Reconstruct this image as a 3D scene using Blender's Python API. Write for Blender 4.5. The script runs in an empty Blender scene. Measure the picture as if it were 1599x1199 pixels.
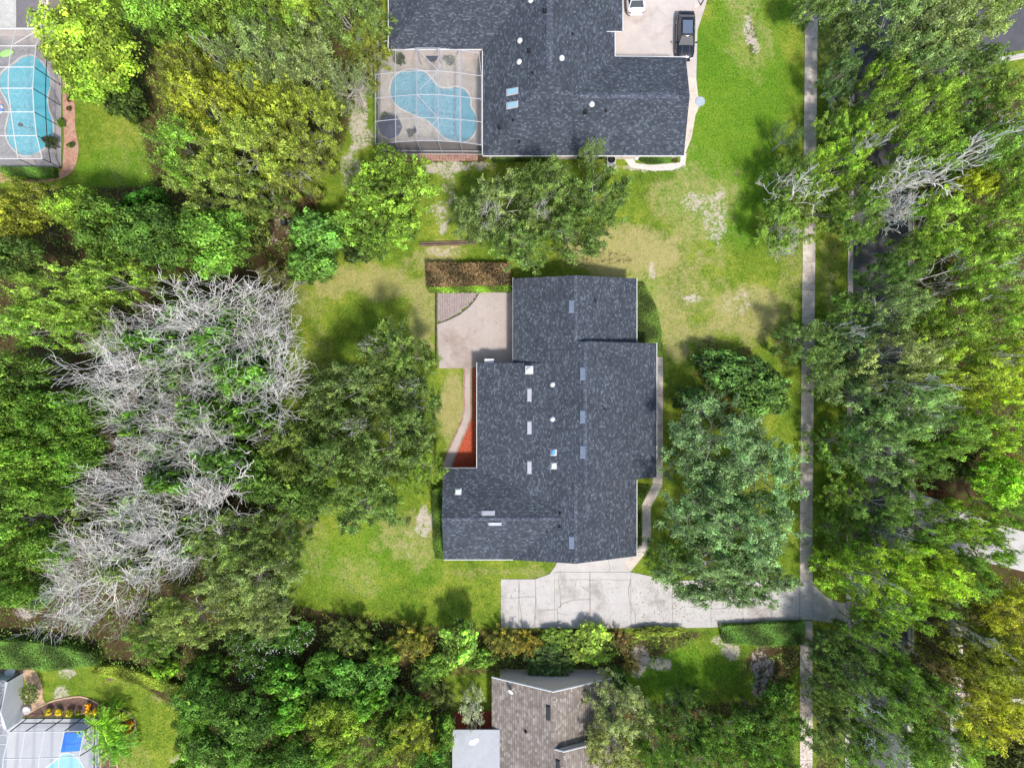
import bpy, math, random
import numpy as np
from mathutils import Vector, Matrix
from mathutils.geometry import tessellate_polygon

# ------------------------------------------------------------------ camera, sky, sun, exposure
SCN = bpy.context.scene
COL = SCN.collection
H = 71.07                 # drone height in metres
S = 1.0 / 15.0            # metres per photo pixel on the ground
def W(px, py, h=0.0):     # where a point of height h stands that the photo shows at (px, py)
    k = S * (H - h) / H
    return Vector(((px - 799.5) * k, -(py - 599.5) * k, h))
cam = bpy.data.cameras.new('camera'); cam_o = bpy.data.objects.new('camera', cam); COL.objects.link(cam_o)
cam_o.location = (0, 0, H); cam_o.rotation_euler = (0, 0, 0)
cam.lens = 24.0; cam.sensor_width = 36.0; cam.clip_start = 0.5; cam.clip_end = 2000
SCN.camera = cam_o
SUN_EL = math.radians(60); SUN_AZ = math.radians(154)
world = bpy.data.worlds.new('World'); SCN.world = world; world.use_nodes = True
wn = world.node_tree; wn.nodes.clear()
sky = wn.nodes.new('ShaderNodeTexSky'); sky.sky_type = 'NISHITA'; sky.sun_disc = False
sky.sun_elevation = SUN_EL; sky.sun_rotation = SUN_AZ; sky.dust_density = 2.0
bg = wn.nodes.new('ShaderNodeBackground'); bg.inputs[1].default_value = 0.15
wo = wn.nodes.new('ShaderNodeOutputWorld')
wn.links.new(sky.outputs[0], bg.inputs[0]); wn.links.new(bg.outputs[0], wo.inputs[0])
sl = bpy.data.lights.new('sun', 'SUN'); sl.energy = 2.9; sl.angle = math.radians(6.0); sl.color = (1.0, 0.955, 0.89)
so = bpy.data.objects.new('sun', sl); COL.objects.link(so)
sd = Vector((math.sin(SUN_AZ) * math.cos(SUN_EL), math.cos(SUN_AZ) * math.cos(SUN_EL), math.sin(SUN_EL)))
so.rotation_euler = sd.to_track_quat('Z', 'Y').to_euler(); so.location = sd * 60
SCN.view_settings.view_transform = 'Standard'; SCN.view_settings.look = 'None'
SCN.view_settings.exposure = 0.66; SCN.view_settings.gamma = 1.0
SCN.cycles.max_bounces = 8; SCN.cycles.transparent_max_bounces = 12

# ------------------------------------------------------------------ node helpers
def new_mat(name):
    m = bpy.data.materials.new(name); m.use_nodes = True
    nt = m.node_tree; nt.nodes.clear()
    out = nt.nodes.new('ShaderNodeOutputMaterial')
    return m, nt, out
def N(nt, t, **kw):
    n = nt.nodes.new(t)
    for k, v in kw.items(): setattr(n, k, v)
    return n
def noise(nt, scale, detail=3, rough=0.6, vec=None, dist=0.0):
    n = N(nt, 'ShaderNodeTexNoise'); n.inputs['Scale'].default_value = scale
    n.inputs['Detail'].default_value = detail; n.inputs['Roughness'].default_value = rough
    n.inputs['Distortion'].default_value = dist
    if vec is not None: nt.links.new(vec, n.inputs['Vector'])
    return n.outputs['Fac']
def ramp(nt, fac, stops, interp='LINEAR'):
    r = N(nt, 'ShaderNodeValToRGB'); r.color_ramp.interpolation = interp
    e = r.color_ramp.elements
    while len(e) < len(stops): e.new(0.5)
    for el, (p, c) in zip(e, stops):
        el.position = p
        el.color = (c, c, c, 1) if isinstance(c, (int, float)) else (*c, 1)
    nt.links.new(fac, r.inputs[0]); return r.outputs[0]
def mixc(nt, fac, a, b, mode='MIX'):
    m = N(nt, 'ShaderNodeMix', data_type='RGBA', blend_type=mode)
    for sock, v in ((m.inputs[0], fac), (m.inputs[6], a), (m.inputs[7], b)):
        if isinstance(v, bpy.types.NodeSocket): nt.links.new(v, sock)
        elif isinstance(v, (int, float)): sock.default_value = v
        else: sock.default_value = (*v, 1)
    return m.outputs[2]
def mth(nt, op, a, b=None, c=None):
    m = N(nt, 'ShaderNodeMath', operation=op)
    for i, v in enumerate((a, b, c)):
        if v is None: continue
        if isinstance(v, bpy.types.NodeSocket): nt.links.new(v, m.inputs[i])
        else: m.inputs[i].default_value = v
    return m.outputs[0]
def objco(nt): return N(nt, 'ShaderNodeTexCoord').outputs['Object']
def geopos(nt): return N(nt, 'ShaderNodeNewGeometry').outputs['Position']
def princ(nt, out, col, rough=0.8, spec=0.3, metal=0.0, bump=None, bstr=0.3, bdist=0.05, coat=0.0):
    p = N(nt, 'ShaderNodeBsdfPrincipled')
    if isinstance(col, bpy.types.NodeSocket): nt.links.new(col, p.inputs['Base Color'])
    else: p.inputs['Base Color'].default_value = (*col, 1)
    if isinstance(rough, bpy.types.NodeSocket): nt.links.new(rough, p.inputs['Roughness'])
    else: p.inputs['Roughness'].default_value = rough
    p.inputs['Specular IOR Level'].default_value = spec; p.inputs['Metallic'].default_value = metal
    p.inputs['Coat Weight'].default_value = coat
    if bump is not None:
        b = N(nt, 'ShaderNodeBump'); b.inputs['Strength'].default_value = bstr; b.inputs['Distance'].default_value = bdist
        nt.links.new(bump, b.inputs['Height']); nt.links.new(b.outputs[0], p.inputs['Normal'])
    nt.links.new(p.outputs[0], out.inputs[0]); return p
def mottled(name, c1, c2, scale=1.5, fine=12, rough=0.85, spec=0.3, c3=None, metal=0.0, bstr=0.2):
    m, nt, out = new_mat(name); v = geopos(nt)
    a = noise(nt, scale, 5, 0.65, v); b = noise(nt, fine, 3, 0.7, v)
    f = mth(nt, 'ADD', mth(nt, 'MULTIPLY', a, 0.6), mth(nt, 'MULTIPLY', b, 0.4))
    col = ramp(nt, f, [(0.32, c1), (0.66, c2)])
    if c3 is not None:
        col = mixc(nt, ramp(nt, noise(nt, scale * 0.35, 4, 0.7, v), [(0.52, 0.0), (0.66, 1.0)]), col, c3)
    princ(nt, out, col, rough, spec, metal, b, bstr, 0.02); return m

# ------------------------------------------------------------------ mesh helpers
class MB:
    def __init__(s): s.v = []; s.f = []; s.m = []; s.cur = 0
    def add(s, vs, fs):
        o = len(s.v); s.v += [tuple(v) for v in vs]; s.f += [tuple(i + o for i in f) for f in fs]
        s.m += [s.cur] * len(fs); return s
    def box(s, c, d, rz=0.0, top=1.0):
        x, y, z = d[0] / 2, d[1] / 2, d[2] / 2; cs, sn = math.cos(rz), math.sin(rz); vs = []
        for k, (zz, t) in enumerate(((-z, 1.0), (z, top))):
            for (a, b) in ((-x, -y), (x, -y), (x, y), (-x, y)):
                a *= t; b *= t
                vs.append((c[0] + a * cs - b * sn, c[1] + a * sn + b * cs, c[2] + zz))
        return s.add(vs, [(3, 2, 1, 0), (4, 5, 6, 7), (0, 1, 5, 4), (1, 2, 6, 5), (2, 3, 7, 6), (3, 0, 4, 7)])
    def tube(s, pts, rad, n=6, cap=True):
        pts = [Vector(p) for p in pts]; vs = []; fs = []
        if not isinstance(rad, (list, tuple)): rad = [rad] * len(pts)
        for i, p in enumerate(pts):
            d = (pts[min(i + 1, len(pts) - 1)] - pts[max(i - 1, 0)])
            d = d.normalized() if d.length > 1e-9 else Vector((0, 0, 1))
            a = d.cross(Vector((0.31, 0.17, 0.93))); a = a.normalized() if a.length > 1e-4 else Vector((1, 0, 0))
            b = d.cross(a)
            for k in range(n):
                t = 2 * math.pi * k / n; vs.append(p + (a * math.cos(t) + b * math.sin(t)) * rad[i])
        for i in range(len(pts) - 1):
            for k in range(n):
                k2 = (k + 1) % n; fs.append((i * n + k, i * n + k2, (i + 1) * n + k2, (i + 1) * n + k))
        if cap:
            fs.append(tuple(range(n))[::-1]); fs.append(tuple((len(pts) - 1) * n + k for k in range(n)))
        return s.add(vs, fs)
    def lathe(s, c, prof, n=20, sx=1.0, sy=1.0):
        vs = []; fs = []
        for (r, z) in prof:
            for k in range(n):
                t = 2 * math.pi * k / n; vs.append((c[0] + r * math.cos(t) * sx, c[1] + r * math.sin(t) * sy, c[2] + z))
        for i in range(len(prof) - 1):
            for k in range(n):
                k2 = (k + 1) % n; fs.append((i * n + k, i * n + k2, (i + 1) * n + k2, (i + 1) * n + k))
        fs.append(tuple(range(n))[::-1]); fs.append(tuple((len(prof) - 1) * n + k for k in range(n)))
        return s.add(vs, fs)
    def prism(s, pts, z0, z1, holes=()):
        """pts: world xy outline; optional holes; z0<z1"""
        loops = [[Vector((p[0], p[1], 0)) for p in pts]] + [[Vector((p[0], p[1], 0)) for p in h] for h in holes]
        tris = tessellate_polygon(loops); flat = [p for l in loops for p in l]
        n = len(flat); vs = [(p.x, p.y, z1) for p in flat] + [(p.x, p.y, z0) for p in flat]; fs = []
        for t in tris:
            a, b, c = (flat[i] for i in t)
            if (b - a).cross(c - a).z < 0: t = (t[0], t[2], t[1])
            fs.append(tuple(t)); fs.append((t[2] + n, t[1] + n, t[0] + n))
        o = 0
        for l in loops:
            m = len(l); area = sum(l[i].x * l[(i + 1) % m].y - l[(i + 1) % m].x * l[i].y for i in range(m))
            ccw = (area > 0) == (o == 0)
            for i in range(m):
                j = (i + 1) % m
                fs.append((o + i, o + i + n, o + j + n, o + j) if ccw else (o + j, o + j + n, o + i + n, o + i))
            o += m
        return s.add(vs, fs)
    def build(s, name, mats, parent=None, smooth=False, loc=None):
        me = bpy.data.meshes.new(name); me.from_pydata([tuple(v) for v in s.v], [], s.f)
        for m in (mats if isinstance(mats, (list, tuple)) else [mats]): me.materials.append(m)
        if any(s.m): me.polygons.foreach_set('material_index', s.m)
        if smooth: me.polygons.foreach_set('use_smooth', [True] * len(s.f))
        me.update(); o = bpy.data.objects.new(name, me); COL.objects.link(o)
        if parent is not None: o.parent = parent
        if loc is not None: o.location = loc
        return o
def link(name, me, parent=None):
    o = bpy.data.objects.new(name, me); COL.objects.link(o)
    if parent is not None: o.parent = parent
    return o
LABELS = {}
def tag(o, label=None, cat=None, group=None, kind=None):
    if label:
        if cat and label in LABELS and LABELS[label] != group: print('DUPLICATE LABEL', label)
        if cat: LABELS[label] = group
        o['label'] = label
    if cat: o['category'] = cat
    if group: o['group'] = group
    if kind: o['kind'] = kind
    return o
def empty(name, loc, label, cat, group=None, rz=0.0, scale=(1, 1, 1)):
    o = bpy.data.objects.new(name, None); COL.objects.link(o); o.location = loc; o.rotation_euler = (0, 0, rz); o.scale = scale
    return tag(o, label, cat, group)
def struct(o): o['kind'] = 'structure'; return o
def P2(pts, h=0.0): return [W(x, y, h).to_2d() for x, y in pts]
def smooth_loop(pts, k=4):
    out = []; n = len(pts)
    for i in range(n):
        p0, p1, p2, p3 = (Vector(pts[(i + j - 1) % n]) for j in range(4))
        for t in range(k):
            u = t / k
            out.append(0.5 * ((2 * p1) + (p2 - p0) * u + (2 * p0 - 5 * p1 + 4 * p2 - p3) * u * u + (3 * p1 - p0 - 3 * p2 + p3) * u ** 3))
    return [tuple(p) for p in out]
def ribbon(mb, pts, w, z, rng=None, jit=0.0):
    """thin flat strip along world-xy points"""
    P = [Vector(p) for p in pts]
    if jit:
        Q = [P[0]]
        for a, b in zip(P[:-1], P[1:]):
            n = max(1, int((b - a).length / 0.5))
            for i in range(1, n + 1):
                q = a.lerp(b, i / n)
                if i < n: q = q + Vector((rng.uniform(-jit, jit), rng.uniform(-jit, jit)))
                Q.append(q)
        P = Q
    vs = []; fs = []
    for i, p in enumerate(P):
        d = (P[min(i + 1, len(P) - 1)] - P[max(i - 1, 0)]).normalized(); nrm = Vector((-d.y, d.x)) * w / 2
        vs += [(p.x - nrm.x, p.y - nrm.y, z), (p.x + nrm.x, p.y + nrm.y, z)]
        if i: fs.append((2 * i - 2, 2 * i, 2 * i + 1, 2 * i - 1))
    mb.add(vs, fs)

# ------------------------------------------------------------------ ground cover masks (in photo-pixel ground coordinates)
GX0, GX1, GY0, GY1, GS = -120, 1720, -120, 1320, 4
gw, gh = (GX1 - GX0) // GS, (GY1 - GY0) // GS
gxx, gyy = np.meshgrid(GX0 + (np.arange(gw) + .5) * GS, GY0 + (np.arange(gh) + .5) * GS)
nrng = np.random.default_rng(5)
def vnoise(cell, seed):
    r = np.random.default_rng(seed); n = r.random((int(2000 / cell) + 4, int(2400 / cell) + 4))
    u = (gxx - GX0) / cell; v = (gyy - GY0) / cell; i = u.astype(int); j = v.astype(int); fu = u - i; fv = v - j
    fu = fu * fu * (3 - 2 * fu); fv = fv * fv * (3 - 2 * fv)
    return (n[j, i] * (1 - fu) + n[j, i + 1] * fu) * (1 - fv) + (n[j + 1, i] * (1 - fu) + n[j + 1, i + 1] * fu) * fv
NZ = vnoise(60, 1) * .5 + vnoise(25, 2) * .3 + vnoise(11, 3) * .2
def blob(cx, cy, rx, ry, amt=1.0, rough=0.9):
    d = np.sqrt(((gxx - cx) / rx) ** 2 + ((gyy - cy) / ry) ** 2) + (NZ - .5) * rough * 2
    return np.clip((1.15 - d) / 0.5, 0, 1) * amt
def poly(pts, blur=3):
    ins = np.zeros(gxx.shape, bool); n = len(pts)
    for i in range(n):
        x0, y0 = pts[i]; x1, y1 = pts[(i + 1) % n]
        if y0 == y1: continue
        c = ((y0 > gyy) != (y1 > gyy)) & (gxx < (x1 - x0) * (gyy - y0) / (y1 - y0) + x0); ins ^= c
    m = ins.astype(float)
    for _ in range(blur):
        m = (m + np.roll(m, 1, 0) + np.roll(m, -1, 0) + np.roll(m, 1, 1) + np.roll(m, -1, 1)) / 5
    return m
def maxm(*a):
    r = a[0]
    for b in a[1:]: r = np.maximum(r, b)
    return r
dead = maxm(blob(1000, 392, 85, 40, .95), blob(930, 392, 40, 22, 1), blob(1060, 440, 110, 85, .6), blob(1040, 500, 45, 60, .75), blob(1160, 480, 70, 55, .8),
            blob(1075, 330, 60, 60, .6), blob(560, 440, 85, 32, .75), blob(665, 480, 30, 80, .75), blob(470, 470, 45, 30, .45), blob(500, 560, 60, 60, .35),
            blob(640, 845, 50, 45, .6), blob(560, 900, 70, 40, .45), blob(705, 640, 30, 80, .9, .5), blob(1160, 60, 40, 60, .5), blob(690, 400, 60, 25, .8),
            blob(490, 850, 25, 90, .4), blob(250, 1055, 70, 14, .7), blob(250, 1085, 30, 18, .6), blob(1230, 470, 25, 160, .45), blob(200, 1180, 60, 60, .35),
            blob(1020, 620, 30, 50, .3), blob(1290, 60, 25, 60, .35), blob(1295, 440, 20, 80, .4), blob(200, 230, 60, 50, .3), blob(770, 890, 80, 12, .5), blob(1105, 260, 60, 30, .3))
sand = maxm(blob(1115, 350, 18, 45, .8), blob(1082, 320, 14, 16, .8), blob(1105, 312, 20, 8, .7), blob(1080, 465, 20, 12, .95), blob(1155, 470, 30, 26, .6), blob(1168, 50, 12, 26, .8),
            blob(1180, 72, 8, 14, .9), blob(998, 1032, 14, 24, 1), blob(1030, 1038, 16, 10, .9), blob(1120, 1000, 12, 8, .8), blob(1140, 1018, 14, 12, .9), blob(1190, 1050, 22, 45, .8),
            blob(563, 165, 16, 70, 1), blob(575, 215, 20, 22, .9), blob(555, 270, 22, 30, .8), blob(700, 262, 55, 12, .95), blob(705, 300, 18, 40, .7), blob(690, 340, 12, 30, .7), blob(700, 395, 50, 10, .7),
            blob(663, 810, 11, 20, 1), blob(100, 1052, 14, 7, .9), blob(92, 1085, 12, 12, .9), blob(35, 955, 30, 22, .8), blob(300, 1190, 40, 15, .7), blob(1298, 448, 6, 26, .7),
            blob(1018, 425, 6, 14, .9), blob(1145, 560, 40, 6, .6), blob(1110, 590, 8, 22, .6), blob(1000, 262, 60, 9, 1), blob(690, 335, 30, 14, .5), blob(440, 350, 34, 30, .55), blob(640, 855, 10, 25, .4),
            blob(1460, 130, 14, 20, .8), blob(1500, 1075, 22, 22, .8))
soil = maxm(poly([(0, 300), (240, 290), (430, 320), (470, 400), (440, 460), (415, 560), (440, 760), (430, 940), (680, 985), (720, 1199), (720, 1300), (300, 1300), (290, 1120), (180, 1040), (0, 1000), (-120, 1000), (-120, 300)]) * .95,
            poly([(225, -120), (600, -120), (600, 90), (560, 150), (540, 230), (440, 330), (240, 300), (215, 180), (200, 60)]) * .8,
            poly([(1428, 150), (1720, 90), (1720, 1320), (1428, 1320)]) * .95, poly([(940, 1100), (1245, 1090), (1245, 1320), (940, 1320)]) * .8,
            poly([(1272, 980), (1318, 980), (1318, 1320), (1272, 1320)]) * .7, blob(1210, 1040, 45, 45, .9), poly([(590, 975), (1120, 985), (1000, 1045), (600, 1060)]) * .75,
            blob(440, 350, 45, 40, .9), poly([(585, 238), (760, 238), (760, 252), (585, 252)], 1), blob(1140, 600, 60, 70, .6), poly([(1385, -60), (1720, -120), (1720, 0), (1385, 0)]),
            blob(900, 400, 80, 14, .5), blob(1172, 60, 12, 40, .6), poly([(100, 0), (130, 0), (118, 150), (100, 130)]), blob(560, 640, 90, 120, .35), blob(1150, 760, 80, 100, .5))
lush = maxm(blob(1140, 200, 90, 200, .9), blob(1010, 480, 22, 70, .9, .2), blob(560, 880, 120, 60, .6), blob(170, 260, 60, 40, .7), blob(1060, 1050, 70, 40, .8), blob(1130, 100, 60, 120, .8), blob(1580, 1150, 60, 60, 1))
sand = np.clip(sand, 0, 1); MASKS = dict(dead=dead, sand=sand, soil=np.clip(soil, 0, 1), lush=np.clip(lush, 0, 1))
def sample(mask, X, Y):     # world metres -> mask value
    px = X / S + 799.5; py = -Y / S + 599.5
    i = np.clip(((px - GX0) / GS).astype(int), 0, gw - 1); j = np.clip(((py - GY0) / GS).astype(int), 0, gh - 1)
    far = (px < GX0) | (px > GX1) | (py < GY0) | (py > GY1)
    return np.where(far, 0, mask[j, i])

def ground_material():
    m, nt, out = new_mat('lawn_and_soil'); v = geopos(nt)
    def att(n): a = N(nt, 'ShaderNodeAttribute'); a.attribute_name = n; return a.outputs['Fac']
    n1 = noise(nt, 0.16, 5, 0.6, v); n2 = noise(nt, 1.1, 5, 0.7, v); n3 = noise(nt, 5.5, 4, 0.75, v); n4 = noise(nt, 2.6, 6, 0.8, v)
    g = ramp(nt, mth(nt, 'ADD', mth(nt, 'MULTIPLY', n1, 0.5), mth(nt, 'MULTIPLY', n2, 0.5)), [(0.34, (0.055, 0.112, 0.010)), (0.5, (0.145, 0.215, 0.020)), (0.62, (0.27, 0.30, 0.040))])
    g = mixc(nt, mth(nt, 'MULTIPLY', att('lush'), 0.7), g, (0.085, 0.225, 0.010))
    g = mixc(nt, ramp(nt, n3, [(0.3, 0.75), (0.55, 0.0)]), g, (0.035, 0.075, 0.005))
    g = mixc(nt, ramp(nt, n3, [(0.55, 0.0), (0.75, 0.7)]), g, (0.27, 0.31, 0.07))
    n5 = noise(nt, 3.2, 7, 0.85, v); n6 = mth(nt, 'ADD', mth(nt, 'MULTIPLY', n5, 0.6), mth(nt, 'MULTIPLY', n3, 0.4)); n7 = noise(nt, 0.8, 9, 0.88, v, 0.6); n8 = mth(nt, 'ADD', mth(nt, 'MULTIPLY', n7, 0.5), mth(nt, 'MULTIPLY', n5, 0.5))
    def thr(a, nz, w=0.30, lo=0.55, amp=2.2):
        s = mth(nt, 'ADD', a, mth(nt, 'MULTIPLY', mth(nt, 'SUBTRACT', nz, 0.5), amp))
        return ramp(nt, s, [(lo, 0.0), (lo + w, 1.0)])
    dcol = mixc(nt, n3, (0.19, 0.165, 0.045), (0.50, 0.42, 0.21))
    c = mixc(nt, mth(nt, 'MULTIPLY', thr(att('dead'), n8, 0.70, 0.26, 4.6), 0.82), g, dcol)
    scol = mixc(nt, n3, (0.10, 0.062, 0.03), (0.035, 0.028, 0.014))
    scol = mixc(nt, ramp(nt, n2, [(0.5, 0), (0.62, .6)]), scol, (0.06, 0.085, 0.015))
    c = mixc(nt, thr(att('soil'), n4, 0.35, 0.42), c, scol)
    sdc = mixc(nt, n3, (0.26, 0.20, 0.16), (0.66, 0.58, 0.53))
    c = mixc(nt, mth(nt, 'MULTIPLY', thr(att('sand'), n8, 0.50, 0.62, 6.5), 0.85), c, sdc)
    princ(nt, out, c, 0.95, 0.1, 0, n3, 0.5, 0.06); return m
M_GROUND = ground_material()
fx = np.arange(-64, 64.01, 0.27); cx = np.array([400, 300, 220, 160, 120, 95, 80, 70])
xs = np.concatenate([-cx, fx, cx[::-1]]); fy = np.arange(-50, 50.01, 0.27); cy = np.array([400, 300, 220, 160, 120, 90, 70, 58])
ys = np.concatenate([-cy, fy, cy[::-1]])
X, Y = np.meshgrid(xs, ys)
def fast_mesh(name, V, F, mat, attrs=None, smooth=False):
    me = bpy.data.meshes.new(name); nv, nf, k = len(V), len(F), F.shape[1]
    me.vertices.add(nv); me.loops.add(nf * k); me.polygons.add(nf)
    me.vertices.foreach_set('co', np.ascontiguousarray(V, np.float32).ravel())
    me.loops.foreach_set('vertex_index', np.ascontiguousarray(F, np.int32).ravel())
    me.polygons.foreach_set('loop_start', np.arange(0, nf * k, k, dtype=np.int32))
    me.polygons.foreach_set('use_smooth', np.full(nf, smooth))
    for an, av in (attrs or {}).items():
        a = me.attributes.new(an, 'FLOAT', 'POINT'); a.data.foreach_set('value', np.ascontiguousarray(av, np.float32).ravel())
    for m_ in (mat if isinstance(mat, (list, tuple)) else [mat]): me.materials.append(m_)
    me.update(calc_edges=True); return me
nx, ny = len(xs), len(ys); ii = np.arange(nx * ny).reshape(ny, nx)
F = np.stack([ii[:-1, :-1], ii[:-1, 1:], ii[1:, 1:], ii[1:, :-1]], -1).reshape(-1, 4)
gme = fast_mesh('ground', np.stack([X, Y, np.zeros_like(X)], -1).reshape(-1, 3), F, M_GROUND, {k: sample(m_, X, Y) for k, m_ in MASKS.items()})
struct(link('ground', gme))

# short grass standing on the lawn
def grass():
    r = np.random.default_rng(11); n = 230000
    x = r.uniform(-58, 58, n); y = r.uniform(-44, 44, n)
    px = x / S + 799.5; py = -y / S + 599.5
    keep = (sample(MASKS['soil'], x, y) < .45) & (sample(MASKS['sand'], x, y) < .35) & (r.random(n) > sample(MASKS['dead'], x, y) * .5)
    def out(x0, y0, x1, y1): return ~((px > x0) & (px < x1) & (py > y0) & (py < y1))
    for b in ((683, 440, 1036, 882), (585, 60, 1078, 248), (955, -100, 1100, 90), (780, 892, 1335, 985), (1247, -100, 1278, 1300), (1318, -100, 1430, 1300), (-100, -100, 118, 282), (-100, 1040, 160, 1300), (1060, 88, 1096, 250), (1400, -100, 1720, 100)): keep &= out(*b)
    x = x[keep]; y = y[keep]; n = len(x); a = r.uniform(0, 6.28, n); w = r.uniform(.03, .06, n); h = r.uniform(.05, .13, n)
    lx = r.normal(0, .05, n); ly = r.normal(0, .05, n)
    V = np.zeros((n, 3, 3)); V[:, 0] = np.stack([x - np.cos(a) * w, y - np.sin(a) * w, np.full(n, .001)], -1); V[:, 1] = np.stack([x + np.cos(a) * w, y + np.sin(a) * w, np.full(n, .001)], -1)
    V[:, 2] = np.stack([x + lx, y + ly, h], -1); F = np.arange(n * 3).reshape(n, 3)
    at = {k: np.repeat(sample(m_, x, y), 3) for k, m_ in MASKS.items()}
    return fast_mesh('grass', V.reshape(-1, 3), F, M_GROUND, at)
tag(link('grass', grass()), 'short lawn grass round the houses, green with straw patches', 'grass', kind='stuff')
# ------------------------------------------------------------------ materials of the built things
def shingles(name, stops, bw=0.22, rh=0.14, edge=0.5):
    m, nt, out = new_mat(name)
    uv = N(nt, 'ShaderNodeUVMap'); uv.uv_map = 'UVMap'; sp = N(nt, 'ShaderNodeSeparateXYZ'); nt.links.new(uv.outputs[0], sp.inputs[0])
    rowf = mth(nt, 'DIVIDE', sp.outputs[1], rh); row = mth(nt, 'FLOOR', rowf)
    w1 = N(nt, 'ShaderNodeTexWhiteNoise', noise_dimensions='1D'); nt.links.new(row, w1.inputs['W'])
    uu = mth(nt, 'ADD', mth(nt, 'DIVIDE', sp.outputs[0], bw), mth(nt, 'MULTIPLY', w1.outputs['Value'], 7.3)); cu = mth(nt, 'FLOOR', uu)
    cb = N(nt, 'ShaderNodeCombineXYZ'); nt.links.new(cu, cb.inputs[0]); nt.links.new(row, cb.inputs[1])
    w2 = N(nt, 'ShaderNodeTexWhiteNoise', noise_dimensions='2D'); nt.links.new(cb.outputs[0], w2.inputs['Vector'])
    col = ramp(nt, w2.outputs['Value'], stops)
    v = geopos(nt); big = noise(nt, 0.5, 5, 0.7, v)
    col = mixc(nt, 1.0, col, ramp(nt, big, [(0.3, 0.8), (0.7, 1.15)]), 'MULTIPLY')
    fr = mth(nt, 'FRACT', rowf); sh = ramp(nt, fr, [(0.0, edge), (0.22, 1.0)])
    col = mixc(nt, 1.0, col, sh, 'MULTIPLY')
    princ(nt, out, col, 0.9, 0.25, 0, mth(nt, 'ADD', fr, mth(nt, 'MULTIPLY', noise(nt, 40, 2, 0.7, v), 0.6)), 0.5, 0.02); return m
M_ROOF = shingles('slate_blue_shingles', [(0.0, (.036, .043, .054)), (0.6, (.052, .061, .077)), (0.85, (.072, .084, .105)), (1.0, (.112, .13, .158))])
M_ROOFB = shingles('taupe_shingles', [(0.0, (.17, .143, .122)), (0.6, (.225, .19, .165)), (0.9, (.275, .24, .212)), (1.0, (.33, .29, .26))], bw=.34, rh=.24, edge=.3)
M_WHITE = mottled('white_painted_metal', (.52, .52, .51), (.64, .64, .63), 2, 20, 0.45)
M_STUCCO = mottled('beige_stucco', (.54, .44, .39), (.64, .54, .48), 1, 30)
M_STUCW = mottled('pale_grey_stucco', (.45, .48, .51), (.54, .565, .585), 1, 30)
M_CONC = mottled('pale_concrete', (.36, .34, .32), (.47, .45, .43), 0.7, 9, c3=(.28, .255, .235))
M_WALK = mottled('weathered_concrete', (.43, .375, .32), (.60, .53, .465), 0.9, 8, c3=(.33, .275, .23))
M_PATIO = mottled('patio_concrete', (.33, .275, .245), (.42, .365, .335), 0.5, 14, c3=(.27, .21, .175))
M_PAVER = mottled('tan_pavers', (.25, .22, .195), (.36, .325, .295), 1.5, 6)
M_BRICK = mottled('mauve_brick', (.25, .195, .185), (.37, .30, .28), 2, 5)
M_REDBRICK = mottled('red_brick_paving', (.22, .10, .07), (.42, .27, .22), 2, 4)
M_ASPH = mottled('asphalt', (.055, .055, .062), (.10, .10, .112), 0.6, 25, 0.9, c3=(.075, .075, .08))
M_JOINT = mottled('dark_joint', (.08, .07, .06), (.15, .13, .11), 2, 20)
M_CRACK = mottled('tar_crack', (.22, .20, .18), (.34, .31, .28), 2, 20)
M_REDM = mottled('red_mulch', (.22, .03, .012), (.50, .105, .05), 5, 14)
M_MULCH = mottled('brown_mulch', (.06, .035, .025), (.20, .12, .09), 4, 12)
M_PINKM = mottled('pinkish_mulch', (.22, .10, .06), (.50, .30, .22), 2.5, 9, c3=(.40, .27, .20))
M_CHIP = mottled('tan_wood_chips', (.30, .19, .11), (.56, .40, .27), 3, 10)
M_DARKM = mottled('dark_bronze_metal', (.02, .02, .024), (.05, .05, .055), 2, 20, 0.5)
M_GREYM = mottled('blue_grey_metal', (.12, .155, .21), (.17, .205, .265), 2, 20, 0.5)
M_LIGHTM = mottled('light_grey_metal', (.33, .335, .37), (.42, .42, .46), 2, 20, 0.5)
M_WOOD = mottled('weathered_timber', (.09, .06, .045), (.20, .14, .10), 2, 14)
M_BLACKP = mottled('black_plastic', (.008, .008, .010), (.02, .02, .022), 2, 20, 0.5)
M_DECKW = mottled('white_deck', (.35, .36, .385), (.42, .43, .45), 0.6, 12)
M_DECKG = mottled('grey_deck', (.15, .14, .145), (.25, .235, .235), 0.5, 9, c3=(.33, .29, .28))
M_ALU = mottled('aluminium_sheet_roof', (.27, .285, .305), (.35, .36, .38), 0.35, 3, 0.6, c3=(.22, .235, .255))
M_GRAVEL = mottled('grey_roof_gravel', (.30, .29, .27), (.50, .49, .46), 2, 10)
def plain(name, col, rough=0.5, spec=0.5, metal=0.0, coat=0.0):
    m, nt, out = new_mat(name); v = geopos(nt)
    c = mixc(nt, ramp(nt, noise(nt, 6, 3, .6, v), [(0.3, 0.0), (0.8, 0.25)]), col, tuple(x * 0.7 for x in col))
    princ(nt, out, c, rough, spec, metal, coat=coat); return m
M_NAVY = plain('navy_canvas', (.018, .025, .055), 0.8); M_BLUE = plain('bright_blue_vinyl', (.0, .16, .72), 0.4)
M_BLACKCAR = plain('black_car_paint', (.006, .006, .009), 0.12, 0.7, 0, 0.6); M_WHITECAR = plain('white_car_paint', (.78, .79, .80), 0.2, 0.6, 0, .5)
M_CARGLASS = plain('car_glass', (.02, .03, .035), 0.06, 0.9); M_TYRE = plain('tyre_rubber', (.012, .012, .013), 0.8); M_RIM = plain('alloy_rim', (.5, .5, .52), 0.3, .5, 0.9)
M_REDL = plain('red_tail_lamp', (.20, .012, .01), 0.2); M_CLEARL = plain('clear_headlamp', (.55, .57, .6), 0.1)
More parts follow.
